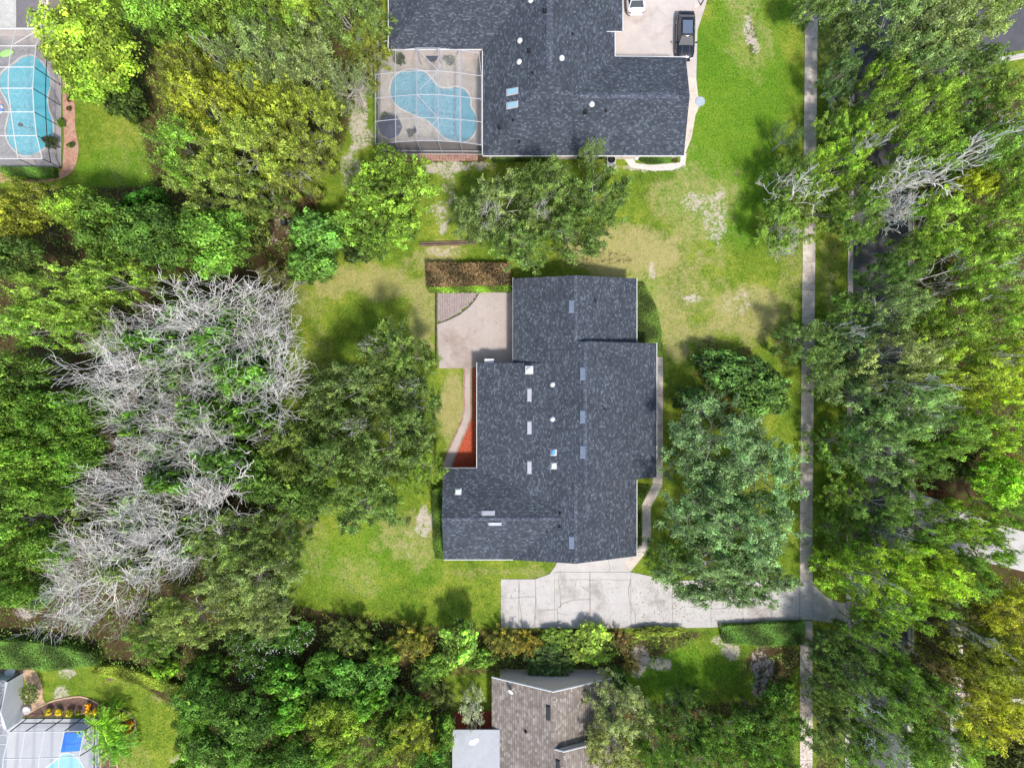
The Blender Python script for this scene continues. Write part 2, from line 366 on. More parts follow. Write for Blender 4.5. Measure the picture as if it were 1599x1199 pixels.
M_SUNROOF = plain('sunroof_glass', (.10, .13, .18), 0.08, 0.9); M_SKYB = plain('blue_skylight_dome', (.10, .30, .55), 0.15, .8); M_SKYP = plain('pale_skylight_dome', (.62, .70, .68), 0.2, .7); M_SKYC = plain('cyan_skylight_glass', (.25, .45, .52), 0.12, .8)
M_LIME = plain('lime_float_vinyl', (.30, .62, .12), 0.4); M_PINK = plain('coral_vinyl', (.70, .25, .20), 0.5); M_GLASSW = plain('window_glass', (.05, .07, .08), 0.08, .8)
def water(name, c1, c2, sc=1.3):
    m, nt, out = new_mat(name); v = geopos(nt); n = noise(nt, sc, 4, .6, v, 1.0)
    col = ramp(nt, n, [(0.3, c1), (0.7, c2)]); n2 = noise(nt, 9, 3, .6, v, .6)
    p = princ(nt, out, col, 0.08, 0.5, 0, n2, 0.12, 0.03); return m
M_W1 = water('turquoise_pool_water', (.06, .31, .375), (.10, .37, .43)); M_W2 = water('teal_blue_pool_water', (.085, .235, .31), (.12, .29, .36)); M_W3 = water('pale_aqua_pool_water', (.22, .48, .56), (.30, .56, .62))
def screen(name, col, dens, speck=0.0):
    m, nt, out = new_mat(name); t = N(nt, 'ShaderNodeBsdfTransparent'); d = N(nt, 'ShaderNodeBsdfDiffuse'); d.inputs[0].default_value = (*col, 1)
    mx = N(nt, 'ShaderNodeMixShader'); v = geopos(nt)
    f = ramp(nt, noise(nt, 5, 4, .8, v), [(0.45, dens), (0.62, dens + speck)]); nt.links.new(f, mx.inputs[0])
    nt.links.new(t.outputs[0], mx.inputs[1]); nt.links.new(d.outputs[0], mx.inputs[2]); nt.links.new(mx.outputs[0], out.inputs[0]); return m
M_SCR_GLARE = screen('glare_screen_mesh', (.58, .59, .58), 0.08, 0.17); M_SCR_CLEAR = screen('clear_screen_mesh', (.45, .46, .47), 0.08, 0.02); M_SCR_DARK = screen('dark_screen_mesh', (.03, .03, .035), 0.42, 0.05)  # first mesh carries sun glare painted in as pale specks, second goes without

# ------------------------------------------------------------------ roads, walks, drives
mb = MB(); mb.prism(P2([(1333, -200), (1333, 1400), (1420, 1400), (1421, 300), (1440, 190), (1476, 130), (1492, 104), (1520, 92), (1600, 78), (1800, 50), (1800, -35), (1560, 0), (1440, 5), (1420, -60), (1420, -200)]), -0.05, 0.02)
struct(mb.build('road', M_ASPH))
def kerbline(pts, side):
    """gutter pan and raised kerb following pixel points"""
    g = MB(); k = MB(); P = P2(pts)
    for a, b in zip(P[:-1], P[1:]):
        d = (b - a); L = d.length; d.normalize(); n = Vector((-d.y, d.x)) * side; cnt = max(1, round(L / 3.0))
        for i in range(cnt):
            p = a + d * (L * i / cnt + .015); q = a + d * (L * (i + 1) / cnt - .015)
            g.prism([p, q, q + n * .42, p + n * .42], -.05, .035); k.prism([p + n * .425, q + n * .425, q + n * .58, p + n * .58], -.05, .14)
    return g, k
g, k = kerbline([(1327, 1400), (1328, 978)], 1); g2, k2 = kerbline([(1329, 935), (1332, 400), (1336, -200)], 1)
g.add(g2.v, g2.f); k.add(k2.v, k2.f)
g3, k3 = kerbline([(1417, 1400), (1417, 800)], -1); g4, k4 = kerbline([(1417, 760), (1418, 300), (1437, 190), (1473, 134), (1490, 108), (1520, 97), (1600, 83), (1800, 55)], -1)
g.add(g3.v, g3.f); g.add(g4.v, g4.f); k.add(k3.v, k3.f); k.add(k4.v, k4.f)
ko = struct(k.build('kerb', M_WALK)); struct(g.build('gutter', M_CONC))
mb = MB(); rr = random.Random(3)
def slabs(mb, x0, x1, ya, yb, step=1.55):
    y = ya; 
    while y < yb:
        y2 = min(y + step / S, yb); xa = [-9, 0]
        def sx(yy): return 1257.5 - 8.5 * min(1, max(0, yy / 800)) + x0
        p = P2([(sx(y), y + .25), (sx(y) + x1, y + .25), (sx(y2) + x1, y2 - .25), (sx(y2), y2 - .25)]); mb.prism(p, -.04, .05 + rr.uniform(0, .008)); y = y2
slabs(mb, 0, 19.5, -200, 967, 2.9); slabs(mb, 0, 19.5, 969, 1400, 2.9)
struct(mb.build('sidewalk', M_WALK))
mb = MB(); mb.prism(P2([(1484, 900), (1503, 900), (1503, 1400), (1484, 1400)]), -.04, .05); mb.prism(P2([(1570, 1090), (1800, 1092), (1800, 1101), (1570, 1100)]), -.04, .05); mb.prism(P2([(1455, 118), (1500, 150), (1560, 150), (1560, 162), (1490, 164), (1448, 135)]), -.04, .05); struct(mb.build('far_sidewalk', M_WALK))
mb = MB(); mb.prism(P2([(1420, 755), (1434, 770), (1480, 785), (1545, 815), (1599, 830), (1750, 850), (1750, 910), (1599, 892), (1500, 868), (1440, 825), (1420, 812)]), -.04, .06); struct(mb.build('far_driveway', M_CONC))
# main driveway: slabs with open joints
JX = [782, 810, 836, 866, 921, 985, 1050, 1110, 1160, 1205, 1248.5]
mb = MB()
def dtop(x): return 904 if x < 860 else (893 if x < 990 else 893 + (x - 990) * .25 if x < 1040 else 906)
def dbot(x): return 980 if x < 1100 else 980 - (x - 1100) * .085
for a, b in zip(JX[:-1], JX[1:]):
    mb.prism(P2([(a + .2, dtop(a + 1)), (b - .2, dtop(b - 1)), (b - .2, dbot(b)), (a + .2, dbot(a))]), -.04, .055 + rr.uniform(0, .006))
mb.prism(P2([(846, 903), (858, 896), (866, 885), (872, 874), (872, 850), (990, 850), (990, 870), (975, 880), (985, 892.5), (866.2, 892.5), (866, 903.5)]), -.04, .052)
mb.prism(P2([(1269.5, 912), (1290, 932), (1316, 942), (1316, 974), (1269.5, 968)]), -.04, .055); mb.prism(P2([(1249, 905), (1269, 907), (1269, 967), (1249, 967)]), -.04, .06)
mb.prism(P2([(1316.4, 941), (1321, 941), (1321, 975), (1316.4, 975)]), -.04, .05); mb.prism(P2([(1321.4, 938), (1328, 938), (1328, 978), (1321.4, 978)]), -.04, .045)
drv = struct(mb.build('driveway', M_CONC))
mb = MB(); r2 = random.Random(4)
for pts, w in (([(836, 903), (837, 935), (834, 980)], .10), ([(810, 904), (811, 940), (816, 980)], .09), ([(782, 930), (800, 934), (811, 932), (836, 931)], .06), ([(839, 953), (855, 952), (868, 951), (880, 941), (895, 936), (921, 935)], .09), ([(870, 951), (871, 965), (869, 980)], .09), ([(870, 956), (886, 960)], .06),
               ([(872, 905), (875, 925), (875, 948)], .08), ([(900, 904), (896, 925), (896, 936)], .06), ([(921, 893), (921.5, 980)], .13), ([(985, 904), (981, 920), (984, 945), (991, 955), (993, 980)], .09), ([(868, 905), (921, 905), (985, 905)], .05), ([(950, 860), (952, 893)], .05), ([(1050, 907), (1051, 978)], .05), ([(905, 913), (921, 924)], .05), ([(1110, 950), (1160, 948), (1205, 951)], .05), ([(1249, 932), (1226, 931), (1215, 933)], .05)):
    ribbon(mb, P2(pts), w, .068, r2, .05 if w < .12 else 0.0)
struct(mb.build('driveway_crack', M_CRACK))
# side walk east of the house, slab by slab
mb = MB(); ed = [((1019, 557), (1035, 557)), ((1019, 573), (1035, 573)), ((1019, 618), (1035, 618)), ((1019, 664), (1035, 664)), ((1019, 709), (1035, 709)), ((1019, 755), (1034, 758)), ((1002, 789), (1016, 792)), ((1002, 842), (1016, 846)), ((994, 862), (1010, 860)), ((975, 880), (985, 892))]
for (a, b), (c, d) in zip(ed[:-1], ed[1:]):
    e = .3; mb.prism(P2([(a[0], a[1] + e), (b[0], b[1] + e), (d[0], d[1] - e), (c[0], c[1] - e)]), -.04, .05 + rr.uniform(0, .02))
mb.prism(P2([(994, 528), (1006, 528), (1006, 536), (994, 536)]), -.04, .1)
struct(mb.build('side_path', M_WALK))
# patio, brick corner, curved walk, red mulch
arc = [(683, 506), (700, 500), (718, 491), (734, 478), (742, 468), (749, 456)]
mb = MB(); mb.prism(P2(arc + [(804, 456), (804, 569), (750, 569), (738, 575), (686, 575)]), -.04, .12); struct(mb.build('patio', M_PATIO))
mb = MB()
for i in range(18):
    for j in range(14):
        x = 684 + i * 3.7; y = 456.5 + j * 3.7 + (i % 2) * 1.8
        lim = np.interp(x + 3.4, [a[0] for a in arc], [a[1] for a in arc]) - 3.6
        if y < lim and x < 747: mb.prism(P2([(x, y), (x + 3.4, y), (x + 3.4, y + 3.4), (x, y + 3.4)]), -.04, .115 + rr.uniform(0, .012))
struct(mb.build('brick_paving', M_BRICK)); mb = MB(); ribbon(mb, P2(arc), .12, .128); struct(mb.build('paving_edge', M_JOINT))
mb = MB(); L_ = [(724, 575), (724, 640), (720, 658), (705, 690), (692, 722), (686, 738)]; R_ = [(737, 575), (737, 650), (731, 668), (721, 690), (712, 712), (704, 735)]
for i in range(5): mb.prism(P2([L_[i], R_[i], R_[i + 1], L_[i + 1]]), -.04, .09 + .002 * i)
struct(mb.build('curved_path', M_PATIO))
mb = MB()
for i in range(5):
    for off, z in ((1.3, .105), (11.2, .105)):
        pass
ribbon(mb, P2([(a[0] + 1.6, a[1]) for a in L_]), .13, .106); ribbon(mb, P2([(a[0] - 1.6, a[1]) for a in R_]), .13, .106); struct(mb.build('path_edging', M_REDBRICK))
mb = MB(); mb.prism(P2([(738, 575), (752, 575), (752, 735), (704.5, 735), (712.5, 712), (721.5, 690), (731.5, 668), (738, 650)]), -.03, .07); struct(mb.build('red_mulch_bed', M_REDM))
# other hard ground
mb = MB(); mb.prism(P2([(955, -140), (1110, -140), (1104, 0), (1100, 15), (1089, 48), (1087, 122), (1056, 124), (950, 122), (950, 40)]), -.04, .05); struct(mb.build('neighbour_driveway', mottled('blush_pavers', (.42, .37, .34), (.50, .45, .415), .8, 6, c3=(.37, .315, .285))))
mb = MB(); mb.prism(P2([(1062, 122.3), (1087, 122.3), (1090, 150), (1096, 158), (1086, 180), (1080, 215), (1070, 240), (1062, 240)]), -.04, .045); struct(mb.build('neighbour_side_path', M_WALK))
mb = MB(); mb.prism(P2([(972, 245), (990, 243), (992, 255), (1015, 258), (1062, 254), (1063, 240), (1072, 240), (1070, 258), (1050, 266), (1020, 267), (985, 262)]), -.03, .03); struct(mb.build('shell_path', mottled('crushed_shell', (.42, .37, .34), (.66, .60, .57), 3, 14)))
mb = MB()
for i in range(34):
    for j in range(3):
        x = 590 + i * 4.6; mb.prism(P2([(x, 240 + j * 4), (x + 4.2, 240 + j * 4), (x + 4.2, 243.6 + j * 4), (x, 243.6 + j * 4)]), -.04, .05 + rr.uniform(0, .01))
struct(mb.build('brick_apron', M_REDBRICK))
mb = MB(); mb.prism(P2(smooth_loop([(98, 120), (113, 140), (117, 170), (118, 200), (123, 230), (118, 258), (105, 275), (70, 285), (10, 285), (-60, 285), (-60, 262), (60, 263), (98, 262)], 3)), -.03, .04); struct(mb.build('mulch_bed', M_PINKM))
mb = MB(); mb.prism(P2([(95, -60), (130, -60), (122, 20), (112, 40), (97, 60)]), -.03, .035); struct(mb.build('shaded_mulch_bed', M_MULCH))

# ------------------------------------------------------------------ roofs
def roof_mesh(name, V, faces, mat, parent, thick=0.16, edge_mat=None):
    P = [W(*v) for v in V]; n = len(P); vs = P + [p - Vector((0, 0, thick)) for p in P]; fs = []; uvf = []; mi = []
    cnt = {}
    for f in faces:
        a, b, c = P[f[0]], P[f[1]], P[f[2]]; nm = (b - a).cross(c - a)
        if nm.z < 0: f = f[::-1]; nm = -nm
        nm.normalize(); fs.append(tuple(f)); uvf.append(nm); mi.append(0); fs.append(tuple(i + n for i in f[::-1])); uvf.append(None); mi.append(1)
        for i in range(len(f)): cnt[(f[i], f[(i + 1) % len(f)])] = 1
    for (i, j) in list(cnt):
        if (j, i) not in cnt: fs.append((j, i, i + n, j + n)); uvf.append(None); mi.append(1)
    me = bpy.data.meshes.new(name); me.from_pydata([tuple(v) for v in vs], [], fs); me.materials.append(mat); me.materials.append(edge_mat or M_WHITE)
    me.polygons.foreach_set('material_index', mi); uv = me.uv_layers.new(name='UVMap')
    for p, nm in zip(me.polygons, uvf):
        if nm is None: continue
        s = Vector((nm.x, nm.y, 0)); s = s.normalized() if s.length > 1e-5 else Vector((0, 1, 0)); d = (s - nm * s.dot(nm)).normalized(); u = nm.cross(d)
        for li in p.loop_indices:
            q = vs[me.loops[li].vertex_index]; uv.data[li].uv = (q.dot(u) + 50, q.dot(d) + 50)
    me.update(); return link(name, me, parent)
def gutter(parent, a, b, name='gutter', w=.11, h=.10, mat=None):
    A, B = W(*a), W(*b); d = (B - A).normalized(); mb = MB(); mb.tube([A, B], w / 2 * .8, 6); return mb.build(name, mat or M_WHITE, parent)
M_RCAP = shingles('ridge_shingles', [(0.0, (.05, .058, .078)), (0.6, (.075, .086, .112)), (1.0, (.14, .155, .19))])
def ridge_cap(parent, a, b, mat, slope=.33, w=.17):
    A, B = W(*a), W(*b); d = (B - A); d.z = 0; d.normalize(); n = Vector((-d.y, d.x, 0)) * w; dz = Vector((0, 0, w * slope - .035)); up = Vector((0, 0, .035)); mb = MB()
    vs = [A + up, A + n - dz, A - n - dz, B + up, B + n - dz, B - n - dz]; mb.add(vs, [(0, 1, 4, 3), (0, 3, 5, 2), (0, 2, 1), (3, 4, 5)])
    o = mb.build('ridge_cap', mat, parent); uv = o.data.uv_layers.new(name='UVMap')
    for p in o.data.polygons:
        for li in p.loop_indices: q = o.data.vertices[o.data.loops[li].vertex_index].co; uv.data[li].uv = (q.x * 1.3 + 3, q.y * 1.1 + 5)
    return o
def wallbox(mb, x0, y0, x1, y1, h, z0=0.0):
    mb.prism(P2([(x0, y0), (x1, y0), (x1, y1), (x0, y1)]), z0, h)
def gable(mb, p0, p1, pk, zl, zr, zp, t, axis):
    """gable wall pentagon between ground px p0 and p1 with its peak at pk, extruded by t metres along axis"""
    d = Vector((0, t, 0)) if axis == 'y' else Vector((t, 0, 0)); U = Vector((0, 0, 1)); a, b, c = (Vector((*q, 0)) - d.normalized() * .03 for q in P2([p0, p1, pk]))
    f = [a + U * .02, b + U * .02, b + U * zr, c + U * zp, a + U * zl]; mb.add(f + [q + d for q in f], [(0, 1, 2, 3, 4), (9, 8, 7, 6, 5)] + [(i, i + 5, (i + 1) % 5 + 5, (i + 1) % 5) for i in range(5)])
def roof_box(parent, x, y, wpx, hpx, h, tall, mat, name, slope_dir=None, slope=0.0, tilt=True, mat2=None):
    """a box vent / skylight of wpx by hpx photo pixels on the slope; tall metres high"""
    c = W(x, y, h); k = S * (H - h) / H; mb = MB(); dx, dy = wpx * k / 2, hpx * k / 2
    def z(ax, ay):
        return slope * (ax if slope_dir == 'x' else -ax if slope_dir == '-x' else ay if slope_dir == 'y' else -ay if slope_dir == '-y' else 0)
    cor = [(-dx, -dy), (dx, -dy), (dx, dy), (-dx, dy)]; b = .86
    vs = [(ax * 1.08, ay * 1.08, z(ax, ay) - .12) for ax, ay in cor] + [(ax * 1.08, ay * 1.08, z(ax, ay) + .03) for ax, ay in cor] + [(ax * b, ay * b, z(ax, ay) + tall) for ax, ay in cor]
    mb.add(vs, [(3, 2, 1, 0)] + [(i, (i + 1) % 4, (i + 1) % 4 + 4, i + 4) for i in range(4)] + [(i + 4, (i + 1) % 4 + 4, (i + 1) % 4 + 8, i + 8) for i in range(4)] + [(8, 9, 10, 11)])
    return mb.build(name, mat, parent, loc=c)
def dome(parent, x, y, h, r, name='sun_tunnel', mat=None):
    mb = MB(); mb.lathe((0, 0, 0), [(r * 1.15, -.1), (r * 1.15, .06), (r, .07), (r * .95, .17), (r * .7, .26), (r * .3, .31), (.01, .32)], 16)
    return mb.build(name, mat or M_WHITE, parent, smooth=True, loc=W(x, y, h))
def stack(parent, x, y, h, r=.06, t=.35, mat=None):
    mb = MB(); mb.lathe((0, 0, 0), [(r * 1.8, -.1), (r * 1.8, .03), (r, .08), (r, t), (r * .7, t)], 10); return mb.build('vent_pipe', mat or M_BLACKP, parent, loc=W(x, y, h))

# ---- the middle house
hs = empty('house', (0, 0, 0), 'large slate-blue roofed house in the middle, with white gutters and light vents', 'house')
def hL(x): return 2.7 + (x - 801) * .0235
def hE(x): return 2.7 + (x - 745) * .01155
RV = [(801, 435, 2.7), (899, 430, 5.0), (994, 435, 2.75), (994, 868, 2.75), (899, 880, 5.0), (801, 874, 2.7)]
rf = roof_mesh('roof', RV, [(0, 1, 4, 5), (1, 2, 3, 4)], M_ROOF, hs)
rw = roof_mesh('roof', [(692, 731, 2.7), (888, 731, 2.7), (888, 810, 4.56), (690, 810, 4.56), (888, 873, 2.72), (693, 873, 2.72)], [(0, 1, 2, 3), (3, 2, 4, 5)], M_ROOF, hs)
rx = roof_mesh('roof', [(745, 567, 2.7), (857, 567, 3.995), (857, 805, 3.995), (745, 805, 2.7)], [(0, 1, 2, 3)], M_ROOF, hs)
ru = roof_mesh('roof', [(899.3, 533.5, 5.012), (914, 533, 5.365), (1025, 536, 3.2), (1025, 745, 3.2), (914, 755, 5.365), (899.3, 754, 5.012)], [(0, 1, 4, 5), (1, 2, 3, 4)], M_ROOF, hs)
for a, b in (((899, 430, 5.0), (899, 533, 5.0)), ((914, 534, 5.36), (914, 755, 5.36)), ((899, 756, 5.0), (899, 880, 5.0)), ((690, 810, 4.56), (876, 810, 4.56))): ridge_cap(rf, a, b, M_RCAP)
w = MB()
wallbox(w, 807, 449, 980, 853, 2.55); wallbox(w, 752, 573, 860, 760, 2.55); wallbox(w, 702, 733, 860, 856, 2.56); wallbox(w, 960, 541, 1008, 738, 3.0)
gable(w, (807, 449), (980, 449), (893.5, 449), 2.6, 2.6, 4.75, -.2, 'y'); gable(w, (807, 854), (980, 854), (893.5, 854), 2.6, 2.6, 4.75, .2, 'y')
gable(w, (702, 733), (702, 857), (702, 802), 2.6, 2.6, 4.3, .2, 'x')
w.cur = 0
# siding below the roof steps
gable(w, (907, 540), (1008, 540), (911, 540), 4.7, 3.05, 5.0, -.15, 'y'); gable(w, (907, 739), (1008, 739), (911, 739), 4.7, 3.05, 5.0, .15, 'y'); gable(w, (754, 572), (852, 572), (850, 572), 2.55, 3.6, 3.6, -.15, 'y')
w.build('wall', M_STUCCO, hs)
for (x, y, a, b, axis) in ((1008, 580, 0, 1, 'x'), (1008, 650, 0, 1, 'x'), (1008, 705, 0, 1, 'x'), (702, 790, 0, 1, 'X'), (752, 620, 0, 1, 'X'), (752, 670, 0, 1, 'X')):
    c = W(x, y); s_ = 1 if axis == 'x' else -1; m_ = MB(); m_.box((s_ * .03, 0, 1.5), (.08, 1.5, 1.3)); wi = m_.build('window', M_WHITE, hs, loc=c); m_ = MB(); m_.box((s_ * .05, 0, 1.5), (.06, 1.34, 1.14)); m_.build('pane', M_GLASSW, wi)
m_ = MB(); m_.box((0, -.05, 1.1), (5.0, .1, 2.2)); m_.build('garage_door', M_WHITE, hs, loc=W(915, 854.5))
m_ = MB(); m_.box((0, .06, 1.1), (2.0, .1, 2.1)); m_.build('door', M_WHITE, hs, loc=W(775, 573))
m_ = MB(); m_.box((0, .0, .0), (.95, .5, .08)); m_.build('awning', M_WHITE, hs, loc=W(764, 564.2, 2.4))
GU = [((801, 434, 2.62), (801, 566, 2.62)), ((994.6, 434, 2.66), (994.6, 534, 2.66)), ((1025.7, 535, 3.1), (1025.7, 746, 3.1)), ((994.6, 749, 2.66), (994.6, 869, 2.66)), ((744.4, 566, 2.62), (744.4, 731, 2.62)), ((692, 730.6, 2.62), (745, 730.6, 2.62)), ((693, 873.8, 2.62), (801, 873.8, 2.62))]
for a, b in GU: gutter(hs, a, b)
mb = MB(); mb.tube([W(745, 729, 2.6), W(746, 729, 2.3), W(751, 731, 2.2), W(751, 731, .1)], .06, 8); mb.build('downpipe', M_WHITE, hs)
for x, y, hh in ((892, 478, hL(892)), (909.5, 583, hL(909.5)), (909.5, 650, hL(909.5)), (909.5, 705, hL(909.5)), (892, 846, hL(892))): roof_box(rf, x, y, 8.5, 20, hh, .2, M_GREYM, 'ridge_vent', 'x', .35)
for i, (x, y) in enumerate(((826.5, 616), (826.5, 667), (826.5, 729))): roof_box(rx, x, y, 7, 20, hE(x), .22, M_LIGHTM, 'ridge_vent', 'x', .18)
roof_box(rw, 762, 800.5, 20, 7.5, 4.33, .2, M_LIGHTM, 'ridge_vent', '-y', .35); roof_box(rw, 772.5, 817.5, 20, 6, 4.36, .2, M_LIGHTM, 'ridge_vent', 'y', .44)
ch = roof_box(rx, 826, 577.5, 13, 13, hE(826), .5, M_WHITE, 'chimney', 'x', .1); mb = MB(); mb.lathe((0, 0, .5), [(.26, -.05), (.26, .12), (.14, .22), (.01, .26)], 14); mb.build('cap', M_WHITE, ch)
for x, y in ((863, 600), (863, 654)): dome(rf, x, y, hL(x), .24)
sk = roof_box(rf, 864.5, 706, 9, 10, hL(864), .16, M_WHITE, 'skylight', 'x', .35); mb = MB(); mb.box((0, 0, .19), (.44, .52, .1), 0, .7); mb.build('dome', M_SKYB, sk)
sk = roof_box(rf, 864.5, 727, 9, 10, hL(864), .16, M_WHITE, 'skylight', 'x', .35); mb = MB(); mb.box((0, 0, .19), (.44, .52, .1), 0, .7); mb.build('dome', M_SKYP, sk)
sk = roof_box(rw, 715.5, 767, 9.5, 9.5, 2.7 + 36 * .0235, .16, M_WHITE, 'skylight', '-y', .35); mb = MB(); mb.box((0, 0, .19), (.46, .46, .1), 0, .7); mb.build('dome', M_SKYP, sk)
for x, y, hh in ((875, 802, 4.5), (854, 830, 3.95), (930, 470, 4.3), (874, 823, 4.45), (945, 640, 4.7)): stack(rf, x, y, hh, .07)
for (x, y) in ((845, 883),):    # satellite-dish-like white hose reel beside the garage
    pass

# ---- northern house
hn = empty('house', W(860, 60), 'dark slate-roofed house with kidney pool screen at the top, two cars on its drive', 'house'); off = W(860, 60)
def childfix(o):
    if o.parent.type == 'EMPTY': o.location = o.location - off
    return o
NV = [(754, 243, 2.7), (1068, 243, 2.7), (1077, 149, 4.69), (895, 149, 4.69), (858, 112, 5.5), (858, -190, 5.5), (754, -190, 2.7), (960, 88, 3.33), (960, 50, 3.31), (972, 50, 3.05), (972, -190, 3.05), (1071, 90, 3.36)]
nr = childfix(roof_mesh('roof', NV, [(0, 1, 2, 3, 4), (4, 5, 6, 0), (4, 3, 7, 8, 9, 10, 5), (3, 2, 11, 7)], M_ROOF, hn))
childfix(roof_mesh('roof', [(607, 77, 2.7), (852, 77, 2.7), (852, -57, 5.5), (708, -57, 5.5), (607, -190, 2.7), (852, -190, 2.7)], [(0, 1, 2, 3), (0, 3, 4), (3, 2, 5, 4)], M_ROOF, hn))
w = MB(); wallbox(w, 764, -150, 948, 249, 2.55); wallbox(w, 900, 121, 1050, 249, 2.55); wallbox(w, 622, -150, 800, 94, 2.55)
gable(w, (1050, 121), (1050, 249), (1050, 180), 3.0, 2.6, 4.4, .2, 'x'); childfix(w.build('wall', M_STUCCO, hn))
for a, b in (((858, -190, 5.5), (858, 112, 5.5)), ((905, 149, 4.69), (1060, 149, 4.69))): childfix(ridge_cap(hn, a, b, M_RCAP, .3, .3))
for a, b in (((754, 243.8, 2.62), (1068, 243.8, 2.62)), ((753.3, 80, 2.62), (753.3, 243, 2.62)), ((606.3, -190, 2.62), (606.3, 77, 2.62)), ((607, 77.8, 2.62), (752, 77.8, 2.62)), ((960, 88.4, 3.3), (1071, 89.4, 3.3)), ((960.4, 52, 3.3), (960.4, 88, 3.3)), ((938, 50, 3.7), (971, 50, 3.1)), ((972.5, -190, 3.0), (972.5, 50, 3.0))): childfix(gutter(hn, a, b, w=.14))
def hW(x): return 5.5 - (858 - x) * .027
def hEE(x): return 5.5 - (x - 858) * .0215
def hS(y): return 2.7 + (243 - y) * .0214
for x, y, hh in ((829, 1, hW(829)), (812, 64, hW(812)), (811, 97, hW(811)), (877, 91, hEE(877)), (924, 163, hS(163))): childfix(dome(nr, x, y, hh, .25)).location -= Vector((0, 0, 0))
for x, y, hh in ((851, 18, hW(851)), (826, 80, hW(826)), (914, 175, hS(175)), (780, 199, hW(780))): childfix(roof_box(nr, x, y, 5.5, 6, hh, .25, M_BLACKP, 'box_vent'))
for x, y, hh in ((894, 54, hEE(894)), (832, 115, hW(832)), (946, 174, hS(174)), (811, 222, hS(222)), (801, 188, hW(801))): childfix(stack(nr, x, y, hh, .07))
for y in (143.5, 164.5):
    sk = childfix(roof_box(nr, 800, y, 18, 10.5, hW(800), .14, M_LIGHTM, 'skylight', 'x', .4)); mb = MB(); mb.add([(-.48, -.26, -.17), (.48, -.26, .21), (.48, .26, .21), (-.48, .26, -.17), (-.44, -.22, -.0), (.44, -.22, .36), (.44, .22, .36), (-.44, .22, -.0)], [(0, 1, 5, 4), (1, 2, 6, 5), (2, 3, 7, 6), (3, 0, 4, 7), (4, 5, 6, 7)]); mb.build('pane', M_SKYC, sk)

# ---- southern house
hb = empty('house', W(865, 1120), 'taupe-shingled house at the bottom with pale front gable and satellite dish', 'house'); off = W(865, 1120)
br = childfix(roof_mesh('roof', [(768, 1057, 2.5), (864, 1080, 5.3), (864, 1400, 5.3), (768, 1390, 2.5), (955, 1059, 2.5), (955, 1390, 2.5)], [(0, 1, 2, 3), (1, 4, 5, 2)], M_ROOFB, hb, .2))
childfix(roof_mesh('roof', [(864.3, 1169, 5.312), (880, 1173.5, 5.77), (975, 1149.5, 3.0), (975, 1390, 3.0), (880, 1400, 5.77), (864.3, 1398, 5.312)], [(0, 1, 4, 5), (1, 2, 3, 4)], M_ROOFB, hb, .2))
for pts in (((768, 1056.6, 2.5), (864, 1079.6, 5.32), (955.5, 1058.6, 2.5)), ((866, 1169, 5.35), (880, 1173.0, 5.8), (975, 1149, 3.0))):
    mb = MB(); mb.tube([W(*p) for p in pts], .085, 4); childfix(mb.build('fascia', M_WHITE, hb))
childfix(ridge_cap(hb, (864, 1080, 5.3), (864, 1168, 5.3), M_ROOFB, .35, .25)); childfix(ridge_cap(hb, (880, 1173, 5.77), (880, 1400, 5.77), M_ROOFB, .35, .25))
w = MB(); wallbox(w, 781, 1046, 941, 1350, 2.45); gable(w, (781, 1045), (941, 1045), (861, 1045), 2.5, 2.5, 5.0, -.25, 'y'); gable(w, (868, 1128), (958, 1128), (873, 1128), 5.0, 3.0, 5.3, -.2, 'y'); childfix(w.build('wall', M_STUCCO, hb))
for x, y, hh in ((856, 1112, 5.05), (871, 1196, 5.45)): childfix(roof_box(br, x, y, 6, 23, hh, .22, M_DARKM, 'ridge_vent', 'x', .4))
childfix(stack(br, 821, 1142, 4.1, .09))
mb = MB(); mb.tube([(0, 0, -.2), (0, 0, .35), (.12, .2, .5)], .03, 6); mb.tube([(.12, .2, .5), (.5, -.1, .7)], .02, 5); mb.tube([(.1, .1, .45), (.35, .45, .75)], .02, 5)
ds = childfix(mb.build('satellite_dish', M_WHITE, br, loc=W(799, 1075, 3.45))); mb = MB(); mb.lathe((0, 0, 0), [(.01, -.07), (.2, -.05), (.38, .03), (.36, .035), (.18, -.02), (.01, -.04)], 18, .62, 1.0); d2 = mb.build('reflector', M_WHITE, ds, smooth=True, loc=(-.08, -.1, .5)); d2.rotation_euler = (.5, -.5, .2)
mb = MB(); mb.prism(P2([(710, 1117), (781, 1117), (781, 1300), (710, 1300)]), 2.75, 2.9); po = childfix(mb.build('porch_roof', M_ALU, hb))
for y in (1118, 1170, 1230):
    for x in (711, 745): m_ = MB(); m_.box((0, 0, 1.37), (.1, .1, 2.75)); childfix(m_.build('porch_post', M_WHITE, hb, loc=W(x, y)))
m_ = MB(); m_.prism([(-.5, -.1), (-.42, -.28), (.05, -.3), (.3, -.05), (.5, .05), (.48, .33), (.22, .38), (-.05, .2), (-.3, .2)], 0, .02); childfix(m_.build('roof_patch', mottled('white_roof_sealant', (.8, .8, .8), (.86, .86, .86)), po, loc=W(740, 1158, 2.905)))
mb = MB(); mb.prism(P2([(708, 1110), (768, 1110), (768, 1145), (708, 1145)]), -.03, .05); struct(mb.build('porch_mulch_bed', M_REDM))

